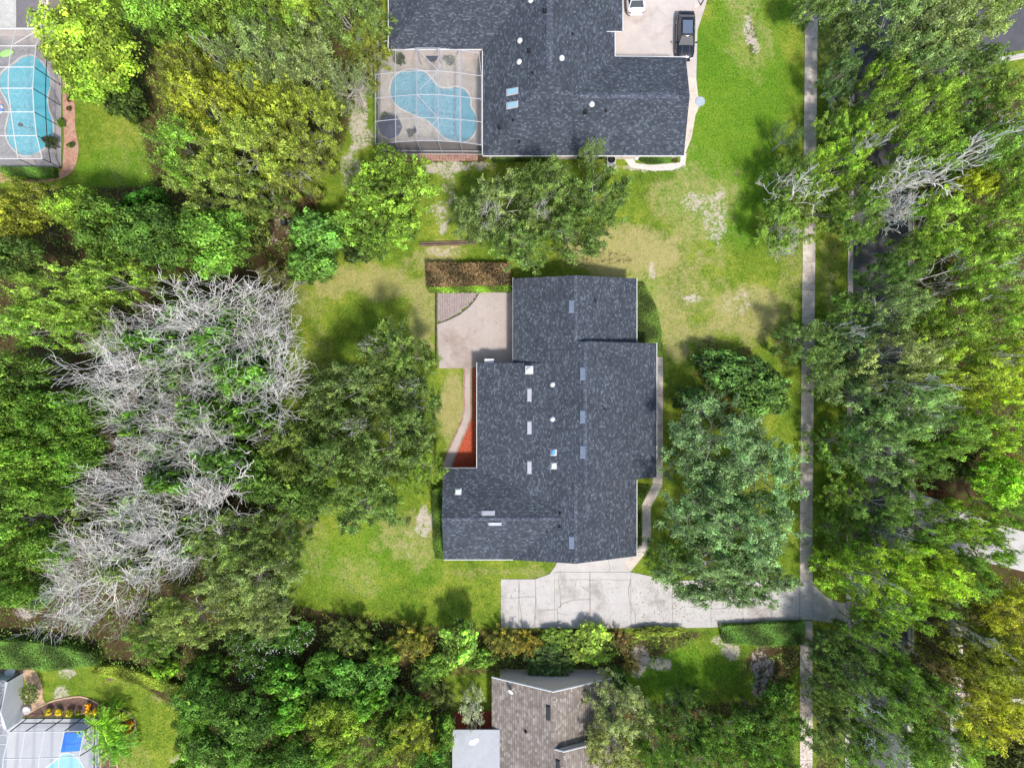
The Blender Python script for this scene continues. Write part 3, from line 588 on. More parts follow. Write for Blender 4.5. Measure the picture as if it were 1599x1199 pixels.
# ---- bottom-left house corner
hc = empty('house', W(10, 1100), 'pale grey-walled house cut off by the left edge, near bottom corner', 'house'); off = W(10, 1100)
w = MB(); wallbox(w, -90, 1050, 36, 1122, 2.2); gable(w, (36, 1050), (36, 1122), (36, 1090), 2.2, 2.3, 3.1, -.3, 'x'); wallbox(w, -90, 1110, 12, 1400, 2.5); childfix(w.build('wall', M_STUCW, hc))
childfix(roof_mesh('roof', [(8, 1062, 2.2), (-2, 1104, 3.4), (5, 1145, 2.3), (-200, 1145, 2.3), (-200, 1104, 3.4), (-200, 1062, 2.2)], [(0, 1, 4, 5), (1, 2, 3, 4)], shingles('grey_shingles', [(0, (.16, .16, .18)), (.6, (.26, .26, .28)), (1, (.42, .42, .43))]), hc))

# ------------------------------------------------------------------ pool cages
def cage(root, beams, mat=M_WHITE, w=.07, name='frame'):
    off_ = root.location; mb = MB()
    for pts in beams:
        ww = pts[-1] if isinstance(pts[-1], float) else w; pp = [p for p in pts if not isinstance(p, float)]
        mb.tube([W(*p) - off_ for p in pp], ww, 4)
    return mb.build(name, mat, root)
def panels(root, quads, mat, name):
    off_ = root.location; mb = MB()
    for q in quads: mb = MB(); mb.add([W(*p) - off_ - Vector((0, 0, .03)) for p in q], [tuple(range(len(q)))]); mb.build(name, mat, root)
# northern cage
cg = empty('pool_cage', W(670, 150), 'white-framed screen cage over the kidney pool beside the top house', 'pool cage')
CX = [587, 617.5, 651, 684.5, 719, 752]; CH = [2.8, 3.3, 3.8, 3.8, 3.4, 2.85]; CY = {83: 0}
rowsY = [(83, 79, 75.5, 75.5, 79, 84), (117, 113, 111, 111, 114, 119), (154, 150.5, 148, 148, 151, 155), (190, 186.5, 184, 184.5, 187, 190.5), (225.5, 222, 220, 220, 222, 226.5)]
G = [[(CX[j] - (1 if j == 0 else 0), rowsY[i][j], CH[j]) for j in range(6)] for i in range(5)]
G[0][5] = (748, 83, 2.85)
beams = [G[i] for i in range(5)] + [[G[i][j] for i in range(5)] for j in (0, 1, 2, 3, 5)] + [[G[i][4] for i in range(5)] + [.08]]
beams += [[G[0][2], G[1][3]], [G[1][3], (655, 140, 3.8)], [G[2][2], G[3][3]], [G[3][3], (673, 197, 3.8)]]
def drop(p, z=0.0):   # the point straight below p
    q = W(*p); k = S * (H - z) / H; return (q.x / k + 799.5, -q.y / k + 599.5, z)
beams += [[G[4][j], drop(G[4][j])] for j in range(6)] + [[G[i][0], drop(G[i][0])] for i in range(5)] + [[G[0][j], drop(G[0][j])] for j in (1, 2, 3)] + [[drop(G[4][0], 1.0), drop(G[4][5], 1.0)], [drop(G[0][0], 1.0), drop(G[4][0], 1.0)], [drop(G[4][0], .06), drop(G[4][5], .06)]]
beams += [[(585, 68, 2.6), (605, 64, 2.6), (605, 79, 2.6)], [(585, 68, 2.6), (586, 82, 2.6)], [(592, 72, 2.6), (604, 72, 2.6)]]
cage(cg, beams, M_LIGHTM, .04)
glare_panels = []; clear = []  # roof panels with painted sun glare, and those without it
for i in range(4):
    for j in range(5): (clear if (j == 4 or (i == 0 and j in (1, 2)) or (i == 3 and j == 0) or (i == 2 and j == 0)) else glare_panels).append([G[i][j], G[i][j + 1], G[i + 1][j + 1], G[i + 1][j]])
panels(cg, glare_panels, M_SCR_GLARE, 'roof_screen'); panels(cg, clear, M_SCR_CLEAR, 'roof_screen')
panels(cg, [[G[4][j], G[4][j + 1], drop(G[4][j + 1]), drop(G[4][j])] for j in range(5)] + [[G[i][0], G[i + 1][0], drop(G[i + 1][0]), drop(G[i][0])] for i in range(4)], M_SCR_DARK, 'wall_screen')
pool2 = [(610, 146), (613, 128), (621, 117), (635, 111.5), (651, 111), (664, 115), (673.5, 125), (683, 136), (697, 140), (713, 137.7), (726, 142), (734, 155), (734.5, 168), (742, 180), (744, 195), (740, 210), (727, 221.6), (710, 221), (694, 215), (683, 202.6), (669, 190), (650, 181), (631, 172.5), (618, 163)]
P_ = smooth_loop(pool2, 3)
def grow_loop(pts, d):
    n = len(pts); out = []; ar = sum(pts[i][0] * pts[(i + 1) % n][1] - pts[(i + 1) % n][0] * pts[i][1] for i in range(n)); s_ = 1 if ar > 0 else -1
    for i in range(n):
        t = Vector(pts[(i + 1) % n]) - Vector(pts[i - 1]); t.normalize(); out.append((pts[i][0] + t.y * d * s_, pts[i][1] - t.x * d * s_))
    return out
Pc = grow_loop(P_, 2.6)
mb = MB(); mb.prism(P2([(592, 86), (757, 86), (757, 239.5), (592, 239.5)]), -.02, .16, [P2(Pc)]); struct(mb.build('pool_deck', M_PAVER))
mb = MB(); mb.prism(P2(Pc), -.02, .18, [P2(P_)]); struct(mb.build('pool_coping', M_CONC))
mb = MB(); mb.prism(P2(P_), -.02, .07); struct(mb.build('pool_water', M_W2))
# top-left cage
cg2 = empty('pool_cage', W(30, 150), 'domed screen cage over turquoise pool in the top left corner', 'pool cage')
R_x = [(64, 45, 2.9), (56, 72, 3.7), (53, 105, 4.2), (51, 138, 4.3), (53, 175, 4.0), (57, 212, 3.6), (66, 248, 3.0)]
M_x = [(25, 45, 3.0), (18, 72, 3.9), (13.5, 105, 4.4), (12.5, 138, 4.5), (17, 175, 4.2), (22, 212, 3.8), (28, 248, 3.1)]
O_x = [(-60, p[1], p[2]) for p in M_x]
def east(p, z): q = drop(p, z); return (98 if z == 0 else None, q[1], z)
base = []
for p in R_x:
    q = W(*p); base.append(((96), -q.y / S + 599.5, 0.0))
mid = []
for p, b in zip(R_x, base):
    A, B = W(*p), W(*b); q = A.lerp(B, .42); k = S * (H - q.z) / H; mid.append((q.x / k + 799.5, -q.y / k + 599.5, q.z))
cage(cg2, [R_x, M_x] + [[a, b, c] for a, b, c in zip(O_x, M_x, R_x)] + [[O_x[0], M_x[0], R_x[0], .10], [(25, 45, 3.0), (64, 45, 2.9), (64, -60, 2.9)], [(58, 48, 3.0), (22, 69, 3.8)]], M_WHITE, .045)
cage(cg2, [[a, m_, b] for a, m_, b in zip(R_x, mid, base)] + [mid, base] + [[O_x[-1], drop(O_x[-1])], [M_x[-1], drop(M_x[-1])], [(66, 248, 3.0), drop((66, 248, 3.0))], [drop((66, 248, 3.)), base[-1]], [drop((-60, 248, 3.)), drop((66, 248, 3.))]], M_DARKM, .045, 'wall_frame')
panels(cg2, [[O_x[i], M_x[i], M_x[i + 1], O_x[i + 1]] for i in range(6)] + [[M_x[i], R_x[i], R_x[i + 1], M_x[i + 1]] for i in range(6)], M_SCR_GLARE, 'roof_screen')
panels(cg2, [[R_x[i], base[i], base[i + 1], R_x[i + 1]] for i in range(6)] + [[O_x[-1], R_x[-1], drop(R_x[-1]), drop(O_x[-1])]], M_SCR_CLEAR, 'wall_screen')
pool1 = [(2, 120), (12, 109), (25, 100), (37, 91), (52, 89), (63, 96), (75, 112), (80, 131), (75, 154), (77.5, 174), (83, 190), (84, 207), (78, 222), (67, 234), (51, 243), (33, 242), (22, 232), (14, 220), (11, 203), (15, 186), (17, 170), (11, 154), (2, 138)]
P1 = smooth_loop(pool1, 3); Pc1 = grow_loop(P1, 2.4)
mb = MB(); mb.prism(P2([(-120, 25), (97, 25), (97, 262), (-120, 262)]), -.02, .16, [P2(Pc1)]); struct(mb.build('pool_deck', M_DECKG))
mb = MB(); mb.prism(P2(Pc1), -.02, .18, [P2(P1)]); struct(mb.build('pool_coping', M_CONC)); mb = MB(); mb.prism(P2(P1), -.02, .07); struct(mb.build('pool_water', M_W1))
mb = MB(); mb.prism(P2([(-100, 30), (62, 30), (62, 74), (-100, 74)]), 0, 2.5)
hd = empty('house', W(20, 20), 'house corner with grey gravel and dark flat roof panels, top left edge', 'house'); off = W(20, 20)
w = MB(); wallbox(w, -150, -80, 100, 58, 2.4); childfix(w.build('wall', M_STUCCO, hd))
def flatroof(x0, y0, x1, y1, h, mat, name='roof_panel'):
    a, b = W(x0, y0, h), W(x1, y1, h); m_ = MB(); m_.prism([(a.x, a.y), (b.x, a.y), (b.x, b.y), (a.x, b.y)], h - .18, h); return childfix(m_.build(name, mat, hd))
flatroof(-80, -90, 25, 43, 2.72, M_GRAVEL); flatroof(25.3, -90, 63, 43.3, 2.6, mottled('charcoal_roof_felt', (.12, .11, .12), (.19, .17, .18), .8, 6))
# bottom-left cage
cg3 = empty('pool_cage', W(80, 1170), 'screen cage with dark side frames over white deck and blue pool cover, bottom left', 'pool cage')
T0 = [(15, 1142.5, 2.9), (39, 1142, 2.9), (70, 1141.5, 2.9), (100, 1141.5, 2.9), (131, 1141, 2.9)]; T1 = [(5, 1184, 3.3), (32, 1184, 3.3), (61, 1183.5, 3.3), (92, 1182, 3.3), (124, 1180, 3.3)]; T2 = [(-4, 1300, 3.6), (26, 1300, 3.6), (56, 1300, 3.6), (88, 1300, 3.6), (120, 1300, 3.6)]
cage(cg3, [T0, T1] + [[a, b, c] for a, b, c in zip(T0, T1, T2)] + [[(-60, 1150, 2.9), (12, 1146, 2.9)], [(-60, 1162, 3.0), (10, 1161, 3.0)]], M_WHITE, .05)
B0 = [(42 + i * 28.5, 1121.5, 0.0) for i in range(5)]; EB = [(156, 1121.5, 0.), (156.5, 1160, 0.), (157, 1199, 0.), (157, 1270, 0.)]; ET = [(131, 1141, 2.9), (124, 1180, 3.3), (122, 1232, 3.45), (120, 1300, 3.6)]
def lerp3(a, b, t):
    q = W(*a).lerp(W(*b), t); k = S * (H - q.z) / H; return (q.x / k + 799.5, -q.y / k + 599.5, q.z)
cage(cg3, [[a, b] for a, b in zip(T0, B0)] + [[a, b] for a, b in zip(ET, EB)] + [B0, EB, [lerp3(T0[0], B0[0], .65), lerp3(T0[4], B0[4], .65)], [lerp3(a, b, .7) for a, b in zip(ET, EB)], [B0[4], EB[0], ET[0]]], M_DARKM, .055, 'wall_frame')
panels(cg3, [[T0[i], T0[i + 1], T1[i + 1], T1[i]] for i in range(4)] + [[T1[i], T1[i + 1], T2[i + 1], T2[i]] for i in range(4)] + [[T0[i], B0[i], B0[i + 1], T0[i + 1]] for i in range(4)] + [[ET[i], EB[i], EB[i + 1], ET[i + 1]] for i in range(3)], M_SCR_CLEAR, 'screen')
pool3 = [(112, 1176), (124, 1186), (133, 1204), (132, 1230), (110, 1260), (70, 1260), (60, 1230), (66, 1205), (84, 1190), (98, 1177)]
P3 = smooth_loop(pool3, 3); mb = MB(); mb.prism(P2([(12, 1121), (156, 1121), (157, 1300), (12, 1300)]), -.02, .14, [P2(grow_loop(P3, 2))]); struct(mb.build('pool_deck', M_DECKW))
mb = MB(); mb.prism(P2(grow_loop(P3, 2)), -.02, .15, [P2(P3)]); struct(mb.build('pool_coping', M_WHITE)); mb = MB(); mb.prism(P2(P3), -.02, .06); struct(mb.build('pool_water', M_W3))
def simple(name, mb, mat, label, cat, loc=None, group=None, smooth=False, rz=0):
    o = mb.build(name, mat, None, smooth, loc); o.rotation_euler = (0, 0, rz); return tag(o, label, cat, group)
# blue cabana canopy with posts
cn = empty('canopy', W(110, 1168), 'bright blue fabric canopy beside pale pool inside bottom left cage', 'canopy')
a = [W(x, y, 2.0) - cn.location for x, y in ((100, 1144), (129, 1144), (125, 1172), (94, 1174))]; pk = (a[0] + a[2]) / 2 + Vector((0, 0, .10)); mb = MB(); mb.add(a + [pk] + [q - Vector((0, 0, .22)) for q in a], [(0, 4, 1), (1, 4, 2), (2, 4, 3), (3, 4, 0)] + [(i, (i + 1) % 4, (i + 1) % 4 + 5, i + 5) for i in range(4)]); mb.build('cover', M_BLUE, cn)
for q in a: m_ = MB(); m_.tube([(q.x * .97, q.y * .97, .14), (q.x * .97, q.y * .97, q.z)], .03, 6); m_.build('post', M_WHITE, cn)

# ------------------------------------------------------------------ mulch bed, chips and small ground of the bottom left
mb = MB(); bed = smooth_loop([(42, 1115), (72, 1098), (95, 1091), (125, 1087), (145, 1093), (165, 1103), (190, 1106), (205, 1115), (212, 1130), (208, 1146), (192, 1158), (178, 1166), (182, 1185), (186, 1230), (158, 1230), (157, 1119), (100, 1119), (42, 1119)], 3)
mb.prism(P2(bed), -.03, .04); struct(mb.build('planting_bed', M_MULCH)); mb = MB(); ribbon(mb, P2(bed[:48]), .16, .09); struct(mb.build('bed_edging', M_CHIP))
mb = MB(); mb.prism(P2(smooth_loop([(-40, 1036), (20, 1036), (45, 1038), (58, 1052), (66, 1070), (67, 1090), (72, 1098), (64, 1104), (55, 1106), (44, 1115), (36, 1110), (36, 1052), (-40, 1052)], 3)), -.03, .035); struct(mb.build('wood_chip_path', M_CHIP))
# ------------------------------------------------------------------ cars
def make_car(label, paint, nose, roofmat):
    """nose = +1: points to +y. Origin on the ground at the middle of the car."""
    L, Wd = 5.0, 1.92
    root = empty('parked_car', (0, 0, 0), label, 'car')
    st = [(-2.50, .30, .50, .70), (-2.46, .62, .42, .86), (-2.34, .80, .36, .98), (-2.1, .90, .33, 1.03), (-1.6, .95, .30, 1.05), (-.6, .96, .28, 1.03), (.4, .96, .28, 1.0), (1.1, .955, .29, .98), (1.7, .93, .31, .93), (2.1, .87, .34, .85), (2.32, .76, .38, .76), (2.45, .56, .44, .66), (2.5, .30, .48, .6)]
    vs = []; fs = []; n = 12
    for (y, hw, zb, zt) in st:
        sec = [(-hw * .9, zb), (-hw, zb + .12), (-hw, zb + (zt - zb) * .55), (-hw * .95, zt - .06), (-hw * .84, zt), (-hw * .4, zt + .035), (hw * .4, zt + .035), (hw * .84, zt), (hw * .95, zt - .06), (hw, zb + (zt - zb) * .55), (hw, zb + .12), (hw * .9, zb)]
        vs += [(x, y, z) for x, z in sec]
    for i in range(len(st) - 1):
        for k in range(n): fs.append((i * n + k, i * n + (k + 1) % n, (i + 1) * n + (k + 1) % n, (i + 1) * n + k))
    fs.append(tuple(range(n))); fs.append(tuple((len(st) - 1) * n + k for k in range(n))[::-1])
    fs = [f[::-1] for f in fs]; mb = MB(); mb.add(vs, fs); body = mb.build('body', paint, root, smooth=True)
    # greenhouse: lower ring and upper ring
    lo = [(-2.0, .78, 1.04), (-.9, .86, 1.04), (.35, .86, 1.02), (1.15, .80, 1.0)]; up = [(-1.45, .60, 1.50), (-.75, .66, 1.54), (.0, .66, 1.54), (.42, .60, 1.49)]
    def glass(name, pts, th=None): m_ = MB(); m_.add(pts, [tuple(range(len(pts)))]); return m_.build(name, M_CARGLASS, root)
    fr = MB()
    for (a, b, c, d) in zip(lo[:-1], lo[1:], up[:-1], up[1:]):
        for s_ in (-1, 1): fr.add([(s_ * a[1], a[0], a[2]), (s_ * b[1], b[0], b[2]), (s_ * d[1], d[0], d[2]), (s_ * c[1], c[0], c[2])], [(0, 1, 2, 3) if s_ > 0 else (3, 2, 1, 0)])
    fr.build('side_window', M_CARGLASS, root)
    a, c = lo[-1], up[-1]; m_ = MB(); m_.add([(-a[1], a[0], a[2]), (a[1], a[0], a[2]), (c[1], c[0], c[2]), (-c[1], c[0], c[2])], [(0, 1, 2, 3)]); m_.build('windscreen', M_CARGLASS, root)
    a, c = lo[0], up[0]; m_ = MB(); m_.add([(-a[1], a[0], a[2]), (a[1], a[0], a[2]), (c[1], c[0], c[2]), (-c[1], c[0], c[2])], [(3, 2, 1, 0)]); m_.build('rear_window', M_CARGLASS, root)
    rf_ = MB(); rv = []
    for (y, hw, z) in [(up[0][0] - .04, .58, 1.49)] + [(u[0], u[1], u[2] + .01) for u in up] + [(up[-1][0] + .04, .57, 1.475)]: rv += [(-hw - .02, y, z - .03), (-hw * .8, y, z + .02), (0, y, z + .035), (hw * .8, y, z + .02), (hw + .02, y, z - .03)]
    rf_.add(rv, [(i * 5 + k, i * 5 + k + 1, (i + 1) * 5 + k + 1, (i + 1) * 5 + k) for i in range(5) for k in range(4)]); rfo = rf_.build('roof', paint, root, smooth=True)
    if roofmat is not None: m_ = MB(); m_.box((0, -.45, 1.585), (1.0, 1.35, .02)); m_.build('sunroof', roofmat, rfo)
    for s_ in (-1, 1):
        for p_, q_, r_ in (((s_ * .80, 1.15, 1.0), (s_ * .62, .42, 1.5), .035), ((s_ * .78, -2.0, 1.04), (s_ * .61, -1.45, 1.51), .05), ((s_ * .865, -.85, 1.03), (s_ * .665, -.85, 1.53), .025), ((s_ * .865, -.1, 1.03), (s_ * .665, -.1, 1.53), .025)): pl = MB(); pl.tube([p_, q_], r_, 5); pl.build('pillar', paint, root)
        pl = MB(); pl.tube([(s_ * .55, -1.3, 1.57), (s_ * .55, .2, 1.58)], .02, 4); pl.build('roof_rail', paint, root)
    for s_ in (-1, 1):
        m_ = MB(); m_.box((s_ * 1.03, .85, 1.02), (.2, .12, .14)); m_.build('mirror', paint, root)
        m_ = MB(); m_.box((s_ * .62, 2.33, .70), (.34, .22, .12), -s_ * .35, .9); m_.build('headlight', M_CLEARL, root)
        m_ = MB(); m_.box((s_ * .68, -2.36, .88), (.30, .12, .10), s_ * .45, .9); m_.build('tail_light', M_REDL, root)
        for y in (-1.55, 1.5):
            m_ = MB(); m_.lathe((0, 0, 0), [(.24, -.11), (.34, -.10), (.36, -.05), (.36, .05), (.34, .10), (.24, .11)], 20); wh = m_.build('wheel', M_TYRE, root, smooth=True, loc=(s_ * .84, y, .36)); wh.rotation_euler = (0, math.pi / 2, 0)
            m_ = MB(); m_.lathe((0, 0, 0), [(.23, -.112), (.20, -.115), (.05, -.118), (.05, .118), (.20, .115), (.23, .112)], 10); m_.build('rim', M_RIM, wh)
    gr = MB(); gr.box((0, 2.50, .52), (1.1, .06, .2)); gr.build('grille', M_BLACKP, root); m_ = MB(); m_.box((0, -2.48, .60), (1.2, .10, .2)); m_.build('bumper', paint, root)
    for s_ in (-1, 1):
        m_ = MB(); m_.tube([(s_ * .35, 1.25, 1.03), (s_ * .42, 2.2, .88)], .012, 4); m_.build('bonnet_crease', M_GREYM if roofmat else M_LIGHTM, body)
    root.rotation_euler = (0, 0, 0 if nose > 0 else math.pi); return root
c1 = make_car('black car with glass roof parked by the lawn edge of the blush driveway', M_BLACKCAR, -1, M_SUNROOF); c1.location = W(1071.5, 54, 1.0).to_2d().to_3d() + Vector((0, 0, .05)); c1.rotation_euler.z += -.02
c2 = make_car('white car, only its rear in view, cut by the top edge', M_WHITECAR, 1, None); c2.location = W(993, -17, 1.0).to_2d().to_3d() + Vector((0, 0, .05)); c2.rotation_euler.z += .03

# ------------------------------------------------------------------ small things
def at(x, y, z=0): return W(x, y, 0).to_2d().to_3d() + Vector((0, 0, z))
un = empty('parasol', W(612, 213, 0).to_2d().to_3d() + Vector((0, 0, .16)), 'navy patio parasol in the near left corner of the kidney pool deck', 'parasol')
un.location = at(615, 210, .16); mb = MB(); nn = 8; r0 = 1.22; vs = [(0, 0, 2.45)] + [(r0 * math.cos(i * 2 * math.pi / nn), r0 * math.sin(i * 2 * math.pi / nn), 1.95) for i in range(nn)] + [(0, 0, 2.40)] + [(r0 * math.cos(i * 2 * math.pi / nn), r0 * math.sin(i * 2 * math.pi / nn), 1.9) for i in range(nn)]
mb.add(vs, [(0, 1 + i, 1 + (i + 1) % nn) for i in range(nn)] + [(9, 10 + (i + 1) % nn, 10 + i) for i in range(nn)] + [(1 + i, 10 + i, 10 + (i + 1) % nn, 1 + (i + 1) % nn) for i in range(nn)]); mb.build('canopy', M_NAVY, un)
mb = MB(); mb.lathe((0, 0, 0), [(.28, 0), (.28, .08), (.03, .1), (.025, 2.42), (.03, 2.5)], 10); mb.build('pole', M_DARKM, un)
def round_table(x, y, r, mat, label):
    t = empty('patio_table', at(x, y, .16), label, 'table'); mb = MB(); mb.lathe((0, 0, .70), [(r, 0), (r, .035), (.02, .04)], 24); mb.build('table_top', mat, t); mb = MB()
    for k in range(4): a = k * math.pi / 2 + .4; m_ = MB(); m_.tube([(r * .7 * math.cos(a), r * .7 * math.sin(a), 0), (r * .6 * math.cos(a), r * .6 * math.sin(a), .7)], .025, 6); m_.build('leg', M_DARKM, t)
round_table(676, 94, .62, M_NAVY, 'dark round patio table against the house wall inside the pool cage')
def chair(x, y, rz, label):
    t = empty('patio_chair', at(x, y, .16), label, 'chair', rz=rz, group='chairs beside the parasol'); m_ = MB(); m_.box((0, 0, .42), (.48, .48, .05)); m_.build('seat', M_DARKM, t); m_ = MB(); m_.box((0, .24, .7), (.48, .05, .5)); m_.build('backrest', M_DARKM, t)
    for a in (-.2, .2):
        for b in (-.2, .2): m_ = MB(); m_.tube([(a, b, 0), (a, b, .42)], .02, 5); m_.build('leg', M_DARKM, t)
chair(642, 213, .3, 'dark patio chair right of the navy parasol, nearer the cage side'); chair(648, 208, -1.2, 'dark patio chair turned sideways toward the kidney pool')
fl = MB(); fl.lathe((0, 0, 0), [(.01, 0), (.34, .02), (.40, .08), (.30, .14), (.01, .13)], 20, 2.0, 1.0); f_ = fl.build('pool_float', M_LIME, None, True, at(13, 85, .17)); f_.rotation_euler.z = .28; tag(f_, 'lime green oval float lying on the grey pool deck', 'pool float')
rg = empty('swim_ring', at(1, 172, .17), 'striped blue and white swim ring at the left edge beside turquoise pool', 'swim ring')
for k in range(8):
    mb = MB(); pts = [(.42 * math.cos(a), .42 * math.sin(a), .14) for a in np.linspace(k * math.pi / 4, (k + 1) * math.pi / 4, 5)]; mb.tube(pts, .14, 10); mb.build('segment', M_BLUE if k % 2 else M_WHITE, rg, True)
mb = MB(); mb.box((0, 0, .02), (.5, .35, .04), .4); simple('towel', mb, M_PINK, 'small coral towel on the deck just above the striped swim ring', 'towel', at(1, 163, .16))
# pool cleaner in the turquoise pool
mb = MB(); mb.lathe((0, 0, 0), [(.10, 0), (.2, .05), (.18, .12), (.05, .16)], 12, 1.3, 1); mb.tube([(0, 0, .08), (.3, -.15, .06), (.8, -.3, .05), (1.3, -.35, .05)], .02, 5); simple('pool_cleaner', mb, M_DARKM, 'small dark cleaner with a hose in the turquoise pool', 'pool cleaner', at(33, 196, .07))
# utility cover, air conditioner, compost bins, timbers
mb = MB(); mb.lathe((0, 0, 0), [(.50, 0), (.50, .09), (.46, .11), (.40, .11), (.39, .09), (.01, .09)], 28); simple('utility_cover', mb, mottled('blue_grey_cover', (.26, .33, .38), (.38, .44, .48), 3, 12), 'round blue-grey cover in the lawn edge beside the east gable of the top house', 'utility cover', at(1093, 159))
ac = empty('air_conditioner', at(953, 253), 'pale air conditioning unit on a pad below the top house wall', 'air conditioner'); mb = MB(); mb.box((0, 0, .42), (.85, .85, .7)); mb.build('housing', M_LIGHTM, ac); mb = MB(); mb.box((0, 0, .04), (1.1, 1.1, .08)); mb.build('pad', M_CONC, ac); mb = MB()
for k in range(5): mb.lathe((0, 0, .775), [(.08 + k * .075, 0), (.08 + k * .075, .015), (.1 + k * .075, .015), (.1 + k * .075, 0)], 20)
mb.box((0, 0, .78), (.7, .03, .02)); mb.box((0, 0, .785), (.03, .7, .02)); mb.build('fan_grille', M_DARKM, ac)
mb = MB(); mb.lathe((0, 0, 0), [(.20, 0), (.26, .3), (.24, .42), (.1, .46), (.01, .46)], 16); simple('white_urn', mb, M_WHITE, 'small round white urn beside the clipped strip hedge of the top house', 'urn', at(993, 248), smooth=True)
fn = empty('picket_gate', at(984, 242.5), 'short white picket gate at the corner wall between air conditioner and urn', 'gate')
for k in range(9): mb = MB(); mb.box((-.5 + k * .125, 0, .5), (.06, .03, 1.0)); mb.build('picket', M_WHITE, fn)
mb = MB(); mb.box((0, .03, .75), (1.15, .03, .07)); mb.box((0, .03, .3), (1.15, .03, .07)); mb.build('rail', M_WHITE, fn)
def bin_(x, y, w, d, label, lidx):
    t = empty('compost_bin', at(x, y), label, 'compost bin', 'black bins in the leaf litter'); mb = MB(); mb.box((0, 0, .35), (w, d, .7), 0, .92); mb.build('tub', M_BLACKP, t); mb = MB(); mb.box((0, 0, .73), (w * 1.0, d * 1.0, .06), 0, .9); mb.tube([(-.08, 0, .77), (0, 0, .82), (.08, 0, .77)], .015, 5); mb.build('lid', M_DARKM, t)
bin_(445, 348, .55, .62, 'square black bin, left one of two in the brown litter', 0); bin_(461, 349, 1.15, .6, 'long black bin, right one of two in the brown litter', 1)
for i, (y0, y1) in enumerate(((380, 377.5), (384, 381))):
    mb = MB(); a, b = at(655, y0), at(743, y1); c_ = (a + b) / 2; d_ = b - a; mb.box((0, 0, .12), (d_.length, .16, .22 + .02 * i), math.atan2(d_.y, d_.x)); simple('garden_timber', mb, M_WOOD, ['upper of the two long dark timbers lying between the trees', 'lower of the two long dark timbers lying between the trees'][i], 'timber', c_, 'timber edging')
def rail_fence(pts, label, mat, hgt=1.0, group=None):
    P_ = [at(*p) for p in pts]; t = empty('fence', P_[0], label, 'fence', group); mb = MB()
    for a, b in zip(P_[:-1], P_[1:]):
        for z in (.35, hgt - .1): mb.tube([a - P_[0] + Vector((0, 0, z)), b - P_[0] + Vector((0, 0, z))], .035, 4)
    mb.build('rail', mat, t)
    for a, b in zip(P_[:-1], P_[1:]):
        n = max(1, int((b - a).length / 1.6))
        for i in range(n + 1): q = a.lerp(b, i / n) - P_[0]; m_ = MB(); m_.box((q.x, q.y, hgt / 2), (.09, .09, hgt)); m_.build('post', mat, t)
rail_fence([(682, 455), (682, 574)], 'low dark railing along the left side of the patio', M_DARKM, .7); rail_fence([(681, 655), (681, 722)], 'dark timber railing between the dry strip and the oak', M_WOOD, .9)
# mailbox planter ring by the kerb
tr = empty('tree_ring', at(1308, 163), 'curved concrete bench ring with dark red centre between sidewalk and road', 'planter ring'); mb = MB(); pts = [(1.0 * math.cos(a), 1.0 * math.sin(a)) for a in np.linspace(.9, 4.3, 14)]; pin = [(.68 * math.cos(a), .68 * math.sin(a)) for a in np.linspace(4.3, .9, 14)]; mb.prism(pts + pin, 0, .35); mb.build('kerb_ring', M_CONC, tr); mb = MB(); mb.lathe((0, 0, 0), [(.66, 0), (.66, .08), (.01, .14)], 20); mb.build('mulch', mottled('maroon_mulch', (.06, .02, .015), (.16, .06, .05), 5, 12), tr)
mb = MB(); mb.lathe((0, 0, 0), [(.2, 0), (.2, .07), (.14, .1), (.12, .06), (.01, .06)], 14); simple('valve_cover', mb, M_CONC, 'small pale valve cover in the verge between sidewalk and kerb', 'valve cover', at(1296, 114))
# hose pot by garage, post on drive
mb = MB(); mb.lathe((0, 0, 0), [(.22, 0), (.36, .25), (.38, .4), (.33, .41), (.31, .3), (.01, .28)], 20); simple('garden_pot', mb, M_WHITE, 'white round pot against the garage corner above the driveway', 'pot', at(844.5, 868), smooth=True)
mb = MB(); mb.lathe((0, 0, 0), [(.12, 0), (.2, .2), (.16, .3), (.01, .34)], 12); simple('garden_lamp', mb, M_BLACKP, 'small dark lantern in the wedge of bare soil beside the garage', 'lantern', at(974, 867), smooth=True)
lp = empty('lamp_post', at(1094, 9), 'dark lamp post leaning over the far corner of the blush driveway', 'lamp post'); mb = MB(); mb.tube([(0, 0, 0), (.0, .0, 2.3)], [.07, .05], 8); mb.build('pole', M_DARKM, lp); mb = MB(); mb.lathe((0, 0, 2.3), [(.05, 0), (.16, .06), (.14, .3), (.18, .32), (.02, .45)], 8); mb.build('lantern', M_DARKM, lp)
mb = MB(); mb.box((0, 0, .03), (.7, .6, .1)); simple('meter_box_cover', mb, M_WALK, 'square grey cover set in the blush driveway by the lamp post', 'cover', at(1089, 10))
for (x, y, sx, lab) in ((23, 1045, 1.0, 'white oval table with a dark chair at the corner of the wood chip path'),):
    t = empty('garden_table', at(x, y), lab, 'table'); mb = MB(); mb.lathe((0, 0, .68), [(.48, 0), (.5, .04), (.01, .05)], 24, 1.15, .8); o_ = mb.build('table_top', M_WHITE, t); o_.rotation_euler.z = .4; mb = MB(); mb.lathe((0, 0, 0), [(.25, 0), (.06, .06), (.05, .68)], 12); mb.build('pedestal', M_WHITE, t)
chair_ = empty('garden_stool', at(38.5, 1045), 'small dark stool right of the white oval table', 'stool'); mb = MB(); mb.box((0, 0, .44), (.24, .46, .05)); mb.build('seat', M_DARKM, chair_); mb = MB(); [mb.tube([(a, b, 0), (a, b, .43)], .02, 5) for a in (-.09, .09) for b in (-.18, .18)]; mb.build('legs', M_DARKM, chair_)
mb = MB(); mb.lathe((0, 0, 0), [(.2, 0), (.34, .12), (.4, .42), (.36, .43), (.3, .34), (.01, .32)], 20); simple('garden_pot', mb, M_WHITE, 'white round pot below the clipped round bush at the left house', 'pot', at(45, 1106), smooth=True)
